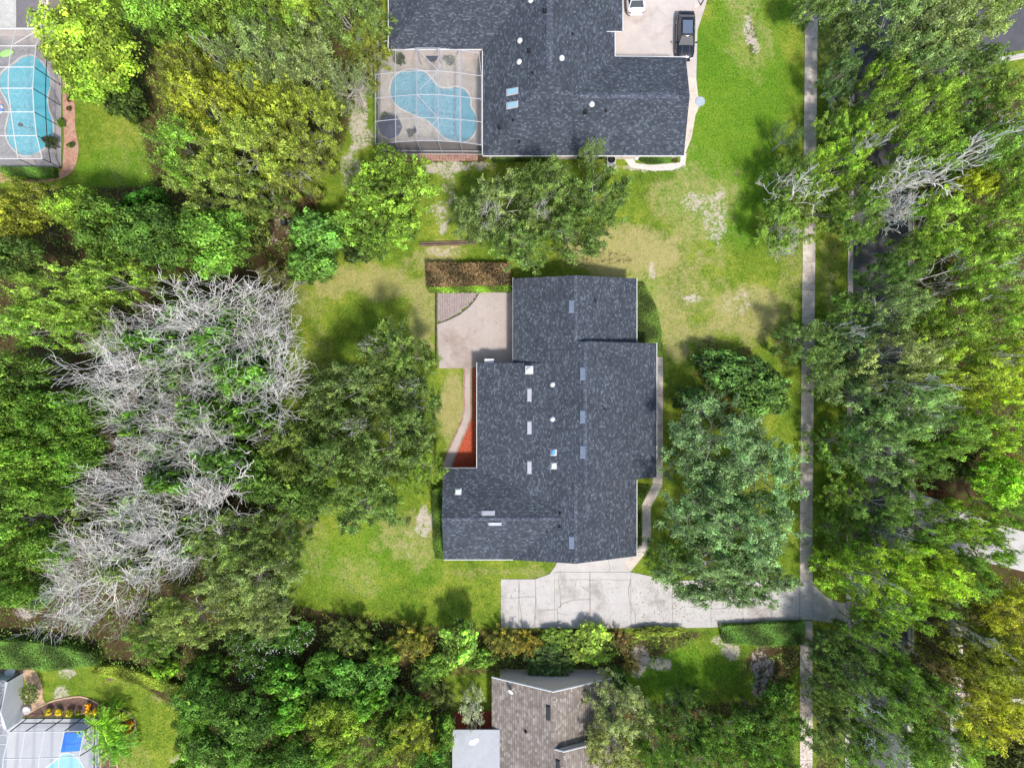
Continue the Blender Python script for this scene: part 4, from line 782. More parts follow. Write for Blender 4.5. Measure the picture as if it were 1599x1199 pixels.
mb = MB(); mb.lathe((0, 0, 0), [(.32, 0), (.30, .1), (.1, .16), (.01, .16)], 14); simple('garden_cover', mb, M_MULCH, 'small dark domed cover in the lawn under the yellow hedge edge', 'cover', at(173, 1058))

# ------------------------------------------------------------------ foliage
def leaf_mat(name, gloss=0.25, hueshift=(1.17, 1.0, .8), trans=.32):
    m, nt, out = new_mat(name)
    oi = N(nt, 'ShaderNodeObjectInfo'); a = N(nt, 'ShaderNodeAttribute'); a.attribute_name = 'tint'; b = N(nt, 'ShaderNodeAttribute'); b.attribute_name = 'warm'
    tn = ramp(nt, a.outputs['Fac'], [(0.0, .22), (.5, 1.62), (1.0, 5.0)])
    c = mixc(nt, 1.0, mixc(nt, .22, oi.outputs['Color'], (.15, .15, .075)), tn, 'MULTIPLY')
    c2 = mixc(nt, 1.0, c, hueshift, 'MULTIPLY'); c = mixc(nt, b.outputs['Fac'], c, c2)
    p = N(nt, 'ShaderNodeBsdfPrincipled'); nt.links.new(c, p.inputs['Base Color']); p.inputs['Roughness'].default_value = .55; p.inputs['Specular IOR Level'].default_value = gloss
    t = N(nt, 'ShaderNodeBsdfTranslucent'); tc = mixc(nt, 1.0, c, (1.4, 1.35, .5), 'MULTIPLY'); nt.links.new(tc, t.inputs[0])
    mx = N(nt, 'ShaderNodeMixShader'); mx.inputs[0].default_value = trans + .08; nt.links.new(p.outputs[0], mx.inputs[1]); nt.links.new(t.outputs[0], mx.inputs[2]); nt.links.new(mx.outputs[0], out.inputs[0]); return m
M_LEAF = leaf_mat('leaf_green'); M_LEAFR = leaf_mat('leaf_bronze', hueshift=(1.5, .74, .7))
M_BARK = mottled('grey_bark', (.16, .13, .11), (.34, .30, .27), 3, 16); M_PALEB = mottled('lichen_pale_bark', (.60, .565, .53), (.80, .765, .73), 2, 12, c3=(.62, .54, .48)); M_FLOW = plain('white_petals', (.85, .85, .82), .7)
def leaves_to_mesh(name, C, Nrm, size, asp, tint, warm, rng, mat, D=None):
    """leaf quads: centres C, normals Nrm, long axis D"""
    n = len(C); Nrm = Nrm / (np.linalg.norm(Nrm, axis=1, keepdims=True) + 1e-9)
    if D is None: D = rng.normal(size=(n, 3))
    U = D - Nrm * np.sum(D * Nrm, 1, keepdims=True); U /= np.linalg.norm(U, axis=1, keepdims=True) + 1e-9; Vv = np.cross(Nrm, U)
    s = (size * rng.uniform(.65, 1.35, n))[:, None]
    V = np.stack([C - U * s, C + Vv * s * asp + Nrm * s * .12, C + U * s, C - Vv * s * asp + Nrm * s * .12], 1)
    F_ = np.arange(n * 4).reshape(n, 4)
    return fast_mesh(name, V.reshape(-1, 3), F_, mat, {'tint': np.repeat(tint, 4), 'warm': np.repeat(warm, 4)})
def unit(v): return v / (np.linalg.norm(v, axis=-1, keepdims=True) + 1e-9)
def crown_dense(seed, nl=16, ncl=30, per=22, leaf=.034, zf=.8, asp=.5, lob=(.20, .36), spread=.72, fuzz=.19, mat=None, warmf=.3, z0=.9, flat=.7):
    r = np.random.default_rng(seed); LC = []; LR = []
    for k in range(nl):
        for _ in range(30):
            rad = spread * math.sqrt(r.random()); th = r.uniform(0, 6.283); R = r.uniform(*lob) * (1.15 - .3 * rad)
            p = np.array([rad * math.cos(th), rad * math.sin(th)]) * r.uniform(.85, 1.1)
            if all(np.linalg.norm(p - q[:2]) > .55 * (R + R2) for q, R2 in zip(LC, LR)): break
        LC.append(np.array([p[0], p[1], z0 + zf * math.sqrt(max(0, 1 - (rad / 1.05) ** 2)) * r.uniform(.62, 1.12) - .3])); LR.append(R)
    C = []; Nn = []; T = []; Wm = []
    for c, R in zip(LC, LR):
        lt = r.normal(.5, .10); n_c = int(ncl * (R / .28) ** 2) + 4
        d = unit(r.normal(size=(n_c, 3)) + np.array([0, 0, .45])); cc = c + d * R * np.array([1, 1, .8]) * r.uniform(.75, 1.12, (n_c, 1)); ct = r.normal(lt, .18, n_c); cw = np.clip(r.normal(warmf, .3, n_c), 0, 1)
        for j in range(n_c):
            o = r.normal(size=(per, 3)) * R * fuzz * np.array([1, 1, .7]); C.append(cc[j] + o); Nn.append(unit(d[j] * .8 + unit(o) * .6 + r.normal(size=(per, 3)) * .55 + np.array([0, 0, flat]))); T.append(r.normal(ct[j], .11, per)); Wm.append(np.clip(r.normal(cw[j], .15, per), 0, 1))
    C = np.concatenate(C); Nn = np.concatenate(Nn); T = np.clip(np.concatenate(T), 0, 1); Wm = np.concatenate(Wm)
    me = leaves_to_mesh('crown', C, Nn, leaf, asp, T, Wm, r, mat or M_LEAF)
    mb = MB(); rr_ = random.Random(seed); mb.tube([(0, 0, -.02), (.01, 0, z0 * .35), (.02, .01, z0 * .6)], [.05, .035, .03], 8)
    for c, R in zip(LC, LR): mb.tube([(.02, .01, z0 * (.25 + .3 * rr_.random())), (c[0] * .5, c[1] * .5, c[2] * .72), tuple(c * np.array([1, 1, .97]))], [.02, .012, .004], 5)
    return me, trunk_mesh(mb, M_BARK)
def trunk_mesh(mb, mat):
    o = mb.build('trunk', mat, None, True); me = o.data; bpy.data.objects.remove(o); return me
def skeleton(seed, limbs=7, kids=(4, 4, 4), lens=(.42, .34, .22, .13), elev=(.15, .75), jit=.22, r0=.05, trunk=.5, up=.10, shrink=.62):
    R = random.Random(seed); segs = []; tips = []
    def rv(s): return Vector((R.gauss(0, s), R.gauss(0, s), R.gauss(0, s)))
    def grow(p, d, lev, rad):
        L = lens[lev] * R.uniform(.75, 1.25); n = 3; pts = [p]; rads = [rad]
        for i in range(n):
            d = (d + rv(jit) + Vector((0, 0, up * (1 if lev else .3)))).normalized(); p = p + d * (L / n); pts.append(p); rads.append(rad * (1 - .45 * (i + 1) / n))
        segs.append((pts, rads, lev))
        if lev + 1 < len(lens):
            k = kids[min(lev, len(kids) - 1)]; nk = max(2, k + R.choice((-1, 0, 0, 1)))
            for j in range(nk):
                t = .3 + .7 * (j + 1) / nk; f = t * n; i0 = min(int(f), n - 1); q = pts[i0].lerp(pts[i0 + 1], f - i0)
                side = rv(1.0); side = (side - d * side.dot(d)).normalized(); side.z *= .55; dd = (d * .62 + side * R.uniform(.55, 1.0)).normalized(); grow(q, dd, lev + 1, max(.0012, rads[min(i0 + 1, n)] * shrink))
        else: tips.append((pts[-1], d)); tips.append((pts[2], d))
    top = Vector((0, 0, trunk)); segs.append(([Vector((0, 0, -.02)), Vector((.01, .01, trunk * .5)), top], [r0 * 1.25, r0, r0 * .9], 0))
    for i in range(limbs):
        a = 6.283 * i / limbs + R.uniform(-.35, .35); e = R.uniform(*elev); grow(top + Vector((0, 0, -R.uniform(0, trunk * .35))), Vector((math.cos(a) * math.cos(e), math.sin(a) * math.cos(e), math.sin(e))), 0, r0 * .55)
    rr_ = sorted(math.hypot(t[0].x, t[0].y) for t in tips); k = 1.0 / rr_[int(len(rr_) * .95)]
    return [([Vector((q.x * k, q.y * k, q.z)) for q in pts], rads, lev) for pts, rads, lev in segs], [(Vector((t.x * k, t.y * k, t.z)), d) for t, d in tips]
def skel_mesh(name, segs, mat, minr=.0):
    mb = MB()
    for pts, rads, lev in segs: mb.tube(pts, [max(minr, q) for q in rads], 7 if lev == 0 else 4 if lev == 1 else 3, cap=False)
    o = mb.build(name, mat); me = o.data; bpy.data.objects.remove(o); return me
def crown_oak(seed, per=12, leaf=.026, asp=.42, spr=.034, warmf=.25, **kw):
    segs, tips = skeleton(seed, **kw); r = np.random.default_rng(seed + 99); ph = r.uniform(0, 6.28, 4)
    def lob_t(q): return .09 * math.sin(q[0] * 5.3 + ph[0]) * math.cos(q[1] * 4.7 + ph[1]) + .06 * math.sin(q[0] * 11 + q[1] * 9 + ph[2])
    C = []; Nn = []; T = []; Wm = []; D = []
    for (t, d) in tips:
        t = np.array(t); d = np.array(d); o = r.normal(size=(per, 3)) * spr * np.array([1, 1, .55]) + d * r.uniform(-.06, .05, (per, 1)); C.append(t + o)
        Nn.append(unit(r.normal(size=(per, 3)) * .55 + np.array([0, 0, 1.1]) + d * .25)); D.append(unit(d + o / spr * .5 + r.normal(size=(per, 3)) * .5)); b = r.normal(.5 + lob_t(t), .17); T.append(r.normal(b, .13, per)); Wm.append(np.clip(r.normal(warmf + r.normal(0, .15), .15, per), 0, 1))
    me = leaves_to_mesh('crown', np.concatenate(C), np.concatenate(Nn), leaf, asp, np.clip(np.concatenate(T), 0, 1), np.concatenate(Wm), r, M_LEAF, np.concatenate(D))
    return me, skel_mesh('trunk', segs, M_BARKO, .0022)
M_BARKO = mottled('oak_bark_with_lichen', (.28, .26, .24), (.56, .54, .50), 3, 16)
def crown_spiky(seed, stems=60, per=34, leaf=.075, asp=.13, warmf=.1, mat=None, tipwarm=.0, zh=.9):
    """shrub of upright shoots with long leaves (oleander, croton, palm-like)"""
    r = np.random.default_rng(seed); C = []; Nn = []; T = []; Wm = []; D = []; mb = MB(); tips = []
    for s_ in range(stems):
        th = r.uniform(0, 6.283); rad = .86 * math.sqrt(r.random()); p = np.array([rad * math.cos(th), rad * math.sin(th), zh * (1.05 - .55 * rad ** 2) * r.uniform(.75, 1.1)]); b = p * np.array([.25, .25, .0]); mb.tube([tuple(b), tuple((b + p) / 2 + np.array([0, 0, .05])), tuple(p)], [.012, .008, .004], 3)
        ax = unit(p - b + np.array([0, 0, .1])); tips.append(p); t = r.uniform(.35, 1.0, per); q = b + (p - b) * t[:, None]; dd = unit(r.normal(size=(per, 3)) * np.array([1, 1, .4]) + ax * .5); C.append(q + dd * leaf * .9); D.append(dd); Nn.append(unit(r.normal(size=(per, 3)) * .4 + np.array([0, 0, 1.]))); tb = r.normal(.5, .12); T.append(r.normal(tb, .12, per)); Wm.append(np.clip(r.normal(warmf, .2, per) + (t > .8) * tipwarm, 0, 1))
    me = leaves_to_mesh('crown', np.concatenate(C), np.concatenate(Nn), leaf, asp, np.clip(np.concatenate(T), 0, 1), np.concatenate(Wm), r, mat or M_LEAF, np.concatenate(D))
    return me, trunk_mesh(mb, M_BARK), tips
PROTO = {}
PROTO['dense'] = [crown_dense(s) for s in (1, 2, 3)]                                              # cauliflower crowns
PROTO['fine'] = [crown_dense(s, nl=38, ncl=30, per=24, leaf=.024, fuzz=.18, zf=.5, lob=(.13, .24), spread=.82, asp=.6, flat=.8) for s in (11, 12)]
PROTO['bush'] = [crown_dense(s, nl=14, ncl=26, per=16, leaf=.055, zf=.6, lob=(.2, .34), z0=.6, asp=.55) for s in (21, 22, 23)]
PROTO['oak'] = [crown_oak(s, per=24, spr=.031, kids=(4, 3, 4), limbs=8, r0=.034, leaf=.024, jit=.26) for s in (31, 32, 33, 34)]
PROTO['thin'] = [crown_oak(s, per=7, leaf=.024, spr=.03, kids=(4, 4, 4), limbs=6, jit=.3) for s in (41, 42)]
PROTO['dead'] = [(None, skel_mesh('branches', skeleton(s, limbs=8, kids=(5, 4, 3, 3), lens=(.42, .30, .22, .16, .13), jit=.24, r0=.026, trunk=.55, elev=(.1, .9), up=.09, shrink=.68)[0], M_PALEB, .0016)) for s in (51, 52, 53)]
PROTO['deadb'] = [(None, skel_mesh('branches', skeleton(s, limbs=6, kids=(4, 3, 3), lens=(.46, .34, .24, .16), jit=.28, r0=.032, trunk=.55, elev=(.05, .8), shrink=.68)[0], M_PALEB, .0055)) for s in (56, 57)]
PROTO['deadlimb'] = [(None, skel_mesh('branches', skeleton(s, limbs=4, kids=(4, 3, 3), lens=(.6, .36, .24, .15), jit=.3, r0=.05, trunk=.6, elev=(.1, .6), shrink=.66)[0], M_PALEB, .0075)) for s in (61, 62)]
PROTO['spiky'] = [crown_spiky(s)[:2] for s in (71, 72)]
PROTO['croton'] = [crown_spiky(s, stems=70, per=30, leaf=.07, asp=.2, warmf=.1, mat=M_LEAFR, tipwarm=.3)[:2] for s in (81, 82)]
sp = crown_spiky(91); PROTO['oleander'] = [sp[:2]]
fm = MB(); r3 = random.Random(8)
for t in sp[2]:
    if r3.random() < .55:
        for _ in range(3): p = Vector(t) + Vector((r3.gauss(0, .04), r3.gauss(0, .04), .06 + r3.random() * .03)); fm.lathe(p, [(.004, 0), (.016, .006), (.006, .016)], 6)
FLOWERS = trunk_mesh(fm, M_FLOW)
def palm_proto(seed, nf=26, droop=.5, mat=None):
    r = random.Random(seed); mbF = MB(); C = []; D = []; Nn = []; sp_ = MB()
    for i in range(nf):
        a = 2.399 * i; e = .15 + 1.1 * (i / nf); p = Vector((0, 0, .42)); d = Vector((math.cos(a) * math.cos(e), math.sin(a) * math.cos(e), math.sin(e))); pts = [p]
        for k in range(9):
            d = (d + Vector((0, 0, -.11 * droop * 2))).normalized(); p = p + d * .13; pts.append(p)
            sd_ = d.cross(Vector((0, 0, 1))).normalized()
            for s_ in (-1, 1):
                for q in range(3): ld = (sd_ * s_ + d * .55 + Vector((0, 0, -.1))).normalized(); C.append(p + ld * .12 + d * .04 * q); D.append(ld); Nn.append(Vector((0, 0, 1)) + sd_ * s_ * .3)
        sp_.tube(pts, [.008] * len(pts), 3)
    sp_.lathe((0, 0, 0), [(.08, -.02), (.10, .1), (.09, .38), (.05, .45)], 10)
    rg_ = np.random.default_rng(seed); n = len(C); me = leaves_to_mesh('crown', np.array([tuple(c) for c in C]), np.array([tuple(c) for c in Nn]), .13, .17, np.clip(rg_.normal(.6, .17, n), 0, 1), np.clip(rg_.normal(.3, .2, n), 0, 1), rg_, M_LEAF, np.array([tuple(c) for c in D]))
    return me, trunk_mesh(sp_, M_BARK)
PROTO['palm'] = [palm_proto(1), palm_proto(2)]
CLR = dict(yg=(.185, .30, .025), ly=(.24, .28, .02), g=(.085, .175, .014), dg=(.035, .095, .010), gg=(.15, .215, .075), em=(.045, .20, .018), lg=(.17, .30, .035), og=(.15, .19, .015), gd=(.30, .27, .02), br=(.10, .075, .035), pg=(.18, .23, .09), oak=(.095, .17, .032), ok2=(.13, .22, .03))
trng = random.Random(77)
NAMES = dict(dense='tree', fine='tree', bush='bush', oak='oak_tree', thin='tree', dead='bare_tree', deadb='bare_tree', deadlimb='bare_tree', spiky='shrub', croton='croton_shrub', oleander='oleander_shrub', palm='palm')
def plant(kind, px, py, rx, ry, h, clr, label, cat=None, group=None, hc=.72):
    """crown seen at photo pixel (px,py) with radii rx, ry (pixels), tree height h"""
    hc_ = h * hc; k = S * (H - hc_) / H; loc = W(px, py, hc_).to_2d().to_3d(); ps = PROTO[kind]; cm, tm = ps[trng.randrange(len(ps))]
    nm = NAMES[kind]; cat = cat or ('tree' if 'tree' in nm else 'palm' if nm == 'palm' else 'shrub')
    zs = h / (1.3 if kind in ('dense', 'fine') else 1.0 if kind in ('bush', 'spiky', 'croton', 'oleander', 'palm') else 1.08)
    rot = trng.choice((0, 1, 2, 3)) * math.pi / 2 + trng.uniform(-.3, .3); q = round(rot / (math.pi / 2)) % 2
    sx, sy = rx * k, ry * k; 
    if q: sx, sy = sy, sx
    o = empty(nm, loc, label, cat, group or {'tree': 'trees round the houses', 'shrub': 'shrubs and hedging plants', 'palm': 'palms by the pool bed'}[cat], rot, (sx, sy, zs))
    c = CLR[clr] if isinstance(clr, str) else clr; jj = trng.uniform(.9, 1.1)
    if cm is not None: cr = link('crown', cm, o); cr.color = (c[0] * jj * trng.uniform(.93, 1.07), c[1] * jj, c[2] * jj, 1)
    if kind == 'oleander': link('flowers', FLOWERS, o)
    link('trunk' if cm is not None else 'branches', tm, o); return o
# ------------------------------------------------------------------ trees and shrubs one by one
T = [
# kind, x, y, rx, ry, height, colour, label
# --- top left wood
('dense', 148, 78, 80, 78, 8, 'yg', 'big bright yellow-green lobed tree overhanging the turquoise pool'),
('dense', 165, 132, 58, 48, 7, (.15,.26,.02), 'lower fresh green part-crown tree just below the big bright lobed tree'),
('bush', 200, 158, 38, 32, 4.5, 'dg', 'dark green rounded tree on the lawn edge right of the bright lobed tree'),
('dense', 285, 40, 66, 55, 9, 'g', 'mid green tree at the top edge right of the bright lobed tree'),
('oak', 300, 95, 55, 45, 8, 'og', 'olive green tree between the top edge tree and the yellow-tipped crowns'),
('dense', 352, 25, 55, 45, 9, (.12,.2,.02), 'fresh green tree cut by the top edge, third from the pool'),
('oak', 425, 35, 62, 55, 10, 'g', 'feathery green tree at the top edge near the middle of the wood'),
('dense', 470, 15, 48, 42, 9, (.14,.22,.02), 'yellowish green tree cut by the top edge'),
('oak', 545, 28, 55, 50, 9, 'oak', 'green oak at the top edge beside the dark roof corner'),
('oak', 575, 80, 32, 45, 7, 'og', 'small olive tree tight against the corner of the dark roof'),
('oak', 470, 95, 62, 52, 10, 'gg', 'grey-green oak below the top edge trees'),
('thin', 545, 125, 45, 42, 8, 'gg', 'pale grey-green oak left of the white pool cage'),
('oak', 400, 100, 60, 52, 11, 'gg', 'soft grey-green crown in the centre of the top wood'),
('fine', 385, 130, 50, 42, 10, (.20,.26,.02), 'yellow-tipped tree above the bleached twigs'),
('oak', 300, 135, 60, 48, 10, 'og', 'loose olive yellow tree below the sticks'),
('fine', 435, 160, 52, 42, 10, (.18,.24,.02), 'golden green crown left of the sandy strip'),
('oak', 340, 170, 62, 50, 11, 'ly', 'wide yellowish tree right of the pool lawn'),
('oak', 490, 195, 50, 55, 9, (.16,.21,.02), 'loose yellow-green tree leaning to the sandy strip'),
('oak', 300, 235, 62, 55, 11, 'lg', 'broad light green tree above the emerald bush'),
('oak', 385, 235, 68, 58, 12, (.20,.28,.04), 'tallest pale yellow-green crown in the upper wood'),
('oak', 455, 250, 52, 48, 9, (.15,.20,.03), 'olive crown above the brown litter with black bins'),
('oak', 335, 300, 62, 46, 10, (.18,.25,.05), 'light olive feathery crown over the dark evergreen trees'),
('oak', 410, 300, 42, 36, 8, (.13,.2,.03), 'small olive crown left of the black bins'),
('deadlimb', 345, 95, 20, 20, 10, 'g', 'tangle of bleached dead twigs among the yellow-tipped crowns'),
('bush', 228, 315, 34, 24, 5, 'em', 'emerald bush in shade under the light olive crowns'),
('oak', 45, 318, 62, 40, 8, 'og', 'yellowish spreading tree below the top left hedge'),
('dense', 40, 350, 45, 35, 7, (.16,.2,.015), 'yellow-green tree on the left edge above the feathery pale tree'),
('dense', 45, 405, 52, 40, 7, 'dg', 'dark tree on the left edge behind the feathery pale tree'),
('dense', 140, 335, 45, 38, 8, (.13,.22,.02), 'bright topped evergreen left in the row of dark evergreens'),
('dense', 190, 370, 62, 52, 9, (.06,.15,.012), 'deep green evergreen in the middle of the dark row'),
('dense', 255, 375, 55, 55, 9, (.045,.125,.012), 'darkest evergreen in the row, right of the middle'),
('dense', 345, 385, 68, 56, 9, (.09,.20,.02), 'vivid green evergreen beside the bleached branches'),
('bush', 400, 345, 30, 45, 5, (.10,.16,.03), 'green shrubby tree left of the brown litter'),
('fine', 612, 300, 76, 70, 8, (.12,.24,.018), 'dense umbrella-shaped green tree below the white pool cage'),
('fine', 590, 345, 70, 58, 7, (.11,.21,.02), 'second dense rounded tree overlapping the umbrella tree below it'),
('bush', 495, 362, 50, 38, 5.5, (.075,.19,.03), 'emerald bush right of the black bins'),
('bush', 487, 410, 45, 38, 5.5, (.07,.18,.025), 'emerald bush bulging onto the lawn below the bins'),
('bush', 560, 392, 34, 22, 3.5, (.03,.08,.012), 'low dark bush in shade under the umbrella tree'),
('croton', 480, 318, 22, 16, 3, 'br', 'brown withered shrub above the emerald bush'),
('thin', 430, 430, 30, 30, 5, (.14,.15,.03), 'thin brownish shrub tree between bleached branches and lawn'),
# --- feathery pale tree and left column
('oak', 175, 440, 62, 42, 10, (.20,.33,.045), 'upper feathery light green crown left of the bleached branches'),
('oak', 105, 465, 72, 52, 11, (.21,.34,.05), 'large feathery light green crown near the left edge'),
('oak', 60, 510, 62, 42, 10, (.18,.31,.045), 'lower feathery light green crown touching the left edge'),
('oak', 130, 510, 50, 42, 9, (.15,.27,.04), 'lower right feathery light green crown beside the bleached twigs'),
('dense', 45, 590, 60, 42, 8, (.055,.13,.012), 'dark tree on the left edge below the feathery crowns'),
('dense', 25, 650, 55, 48, 9, (.09,.19,.015), 'bright-tipped tree on the left edge halfway down'),
('dense', 100, 650, 58, 45, 9, (.075,.175,.012), 'rich green tree left of the middle bleached branches'),
('dense', 155, 640, 45, 40, 8, (.06,.15,.012), 'rich green tree partly under the middle bleached branches'),
('dense', 60, 705, 55, 45, 9, (.08,.18,.012), 'rich green rounded crown, lower in the left column'),
('dense', 135, 710, 50, 40, 8, (.07,.17,.012), 'green crown directly above the long grey dead limb'),
('dense', 25, 770, 50, 50, 8, (.055,.14,.012), 'deep green crown at the left edge by the dead limb'),
('dense', 90, 760, 45, 38, 8, (.065,.155,.012), 'deep green crown where the dead limb begins'),
('dense', 30, 850, 55, 48, 8, (.07,.16,.012), 'dense green crown at the left edge above the hedge lawn'),
('dense', 95, 850, 48, 42, 7, (.08,.18,.012), 'dense green crown under the lower bleached tree'),
('dense', 50, 910, 52, 36, 7, (.06,.15,.012), 'lowest dense green crown of the left column'),
# --- understory of the bleached trees
('bush', 300, 500, 55, 45, 8.2, (.05,.16,.02), 'ivy-green bush under the top bleached tree'),
('bush', 375, 500, 50, 45, 8.2, (.05,.15,.02), 'ivy-green bush under the upper right bleached twigs'),
('bush', 300, 565, 60, 45, 10, (.06,.17,.02), 'leafy green crown in the heart of the bleached tree'),
('bush', 385, 580, 50, 50, 10.5, (.07,.18,.02), 'leafy green crown inside the right side of the bleached tree'),
('bush', 250, 610, 45, 40, 7.2, (.05,.14,.015), 'shaded bush under the left side of the bleached tree'),
('bush', 340, 640, 60, 45, 9.8, (.07,.17,.02), 'leafy bush under the middle bleached twigs'),
('bush', 425, 540, 30, 50, 7.2, (.05,.14,.02), 'green bush at the lawn edge inside the bleached twigs'),
('bush', 275, 690, 60, 42, 7.2, (.045,.13,.012), 'dark bush between upper and lower bleached trees'),
('bush', 360, 720, 60, 45, 8.2, (.04,.12,.012), 'dark green bush right between the bleached trees'),
('bush', 230, 790, 60, 45, 7.2, (.05,.13,.012), 'dark bush under the lower left bleached tree'),
('bush', 300, 830, 60, 45, 7.2, (.06,.14,.02), 'dark bush right of the lower bleached tree'),
('bush', 200, 870, 60, 40, 6.7, (.07,.13,.02), 'dull green bush under the lowest bleached twigs'),
('bush', 150, 800, 40, 40, 7.2, (.08,.13,.02), 'olive bush left of the lowest bleached twigs'),
# --- bleached trees
('dead', 318, 500, 140, 88, 12, 'g', 'uppermost bleached leafless tree with pale spreading twigs'),
('dead', 225, 575, 120, 92, 12, 'g', 'bleached leafless tree reaching furthest left'),
('dead', 385, 600, 108, 108, 12.5, 'g', 'bleached leafless tree reaching right toward the lawn oak'),
('dead', 290, 655, 118, 78, 12, 'g', 'central bleached leafless tree in the group'),
('dead', 205, 780, 118, 80, 11, 'g', 'bleached leafless tree in the lower half of the group'),
('dead', 150, 905, 88, 98, 10, 'g', 'lowest bleached leafless tree, above the clipped hedge'),
('dead', 305, 815, 120, 98, 10, 'g', 'bleached leafless tree behind the grey-green lower oak'),
('deadb', 425, 520, 48, 48, 9, 'g', 'small bleached leafless tree on the edge of the upper lawn'),
('deadlimb', 55, 810, 55, 45, 7, 'g', 'long grey dead limb lying over the green crowns at the left'),
# --- around the left lawn
('oak', 395, 905, 72, 58, 9, 'gg', 'grey-green oak below left of the lower lawn'),
('oak', 365, 850, 62, 52, 9, (.11,.18,.04), 'soft green oak left of the lower lawn'),
('oak', 430, 835, 48, 48, 8, (.08,.15,.03), 'shaded green oak at the left corner of the lower lawn'),
('oak', 300, 960, 85, 42, 8, (.15,.22,.06), 'wide grey-green tree right above the white flowering shrubs'),
('oak', 420, 960, 48, 36, 7, 'gg', 'grey-green branch-end crown over the bottom lawn edge'),
('oak', 240, 1000, 50, 28, 5, (.09,.18,.02), 'low green tree at the right end of the clipped hedge'),
('dense', 470, 760, 55, 45, 7, (.05,.125,.012), 'dark green tree left under the lawn oak'),
('dense', 425, 740, 45, 42, 7, (.045,.12,.012), 'dark green tree between the bleached twigs and the lawn oak'),
('oak', 470, 690, 58, 58, 9, (.09,.15,.02), 'olive green oak on the left flank of the lawn oak'),
('oak', 622, 560, 55, 62, 10, 'oak', 'upper crown of the lawn oak beside the patio'),
('oak', 560, 610, 78, 62, 11, (.095,.16,.045), 'broad crown of the lawn oak left of the patio'),
('oak', 640, 640, 50, 58, 10, (.095,.17,.04), 'right crown of the lawn oak by the curved path'),
('oak', 520, 690, 62, 62, 10, (.08,.15,.03), 'left crown of the lawn oak'),
('oak', 600, 700, 72, 62, 11, (.10,.17,.045), 'lower crown of the lawn oak left of the railing'),
('oak', 655, 730, 38, 42, 8, (.13,.23,.025), 'bright green crown reaching the corner of the southwest roof wing'),
('oak', 570, 785, 68, 45, 9, (.12,.20,.05), 'lowest crown of the lawn oak over the sunny grass'),
# --- north of the middle house
('oak', 785, 320, 62, 52, 9, 'gg', 'grey-green oak left in the group above the middle house'),
('oak', 850, 300, 58, 46, 9, (.10,.18,.04), 'green oak below the dark roof eave in the middle group'),
('oak', 925, 312, 58, 52, 9, 'oak', 'green oak right in the group above the middle house'),
('oak', 890, 365, 58, 42, 8, (.075,.15,.03), 'dark green oak just above the house gable'),
('oak', 815, 385, 50, 42, 8, (.10,.18,.035), 'green oak touching the upper left house corner'),
('oak', 745, 345, 36, 42, 7, (.12,.19,.06), 'pale outer oak crown beside the garden timbers'),
('thin', 925, 238, 24, 28, 7.5, (.16,.24,.05), 'small light green tree rising over the white eave'),
# --- oak east of the house
('oak', 1122, 690, 78, 76, 10, (.125,.225,.11), 'upper grey-green crown of the oak east of the house'),
('oak', 1194, 745, 66, 72, 8.5, (.12,.215,.10), 'right grey-green crown of the east oak by the sidewalk'),
('oak', 1105, 800, 78, 62, 10, (.12,.22,.10), 'left grey-green crown of the east oak beside the angled path'),
('oak', 1170, 830, 72, 62, 9, (.125,.225,.11), 'central grey-green crown of the east oak'),
('oak', 1110, 890, 90, 52, 7.5, (.105,.195,.085), 'lower left crown of the east oak shading the driveway'),
('oak', 1180, 905, 62, 45, 7, (.105,.195,.085), 'lower right crown of the east oak shading the driveway'),
('oak', 1045, 875, 42, 38, 6, (.09,.18,.03), 'small green crown at the path and driveway corner'),
('bush', 1145, 575, 60, 38, 4, (.04,.12,.02), 'dark emerald shrub island on the east lawn'),
('bush', 1190, 612, 52, 46, 4, (.04,.11,.015), 'dark shrub below right of the shrub island'),
('bush', 1088, 628, 38, 30, 3, (.035,.10,.015), 'low dark bush above the east oak'),
('oleander', 1128, 600, 30, 24, 2.5, (.05,.14,.015), 'long-leaved dark shrub between the island and the east oak'),
# --- street trees, top right
('oak', 1290, 10, 45, 30, 7, (0.105,0.183,0.049), 'green street tree at the top end of the sidewalk'),
('oak', 1332, 50, 42, 38, 6, (0.119,0.195,0.061), 'small grey-green street tree over the top kerb'),
('oak', 1400, 40, 72, 58, 10, (0.158,0.232,0.085), 'large grey-green street tree over the road at the top'),
('oak', 1480, 35, 70, 55, 12, 'pg', 'palest grey-green street tree at the top right'),
('oak', 1540, 15, 55, 42, 11, (0.198,0.256,0.097), 'grey-green tree in the top right corner by the side road'),
('oak', 1445, 85, 60, 42, 10, (0.145,0.220,0.085), 'grey-green crown above the side road kerb'),
('oak', 1312, 122, 32, 36, 6, (0.066,0.134,0.042), 'shaded dark crown over the kerb near the tree ring'),
('oak', 1388, 122, 36, 36, 9, 'yg', 'bright yellow-green street tree over the road near the top'),
('oak', 1390, 180, 42, 42, 9, (0.171,0.268,0.036), 'fresh green street tree over the road below the brightest one'),
('oak', 1455, 165, 42, 42, 9, (0.184,0.293,0.036), 'fresh green tree right of the road near the top'),
('oak', 1312, 200, 36, 42, 5, (0.171,0.281,0.036), 'fresh green street tree right of the sidewalk below the ring'),
('oak', 1340, 205, 34, 42, 6, 'yg', 'yellow-green street tree over the kerb below the ring'),
('thin', 1228, 215, 22, 30, 5, (.07,.15,.02), 'thin dark green tree left of the sidewalk near the ring'),
('oak', 1240, 282, 40, 42, 6, (0.132,0.232,0.036), 'green tree over the sidewalk above its covered stretch'),
('oak', 1310, 262, 46, 42, 6, 'yg', 'bright yellow-green tree between sidewalk and road'),
('oak', 1220, 350, 42, 42, 5.5, (.13,.22,.03), 'light green tree spreading left over the lawn from the sidewalk'),
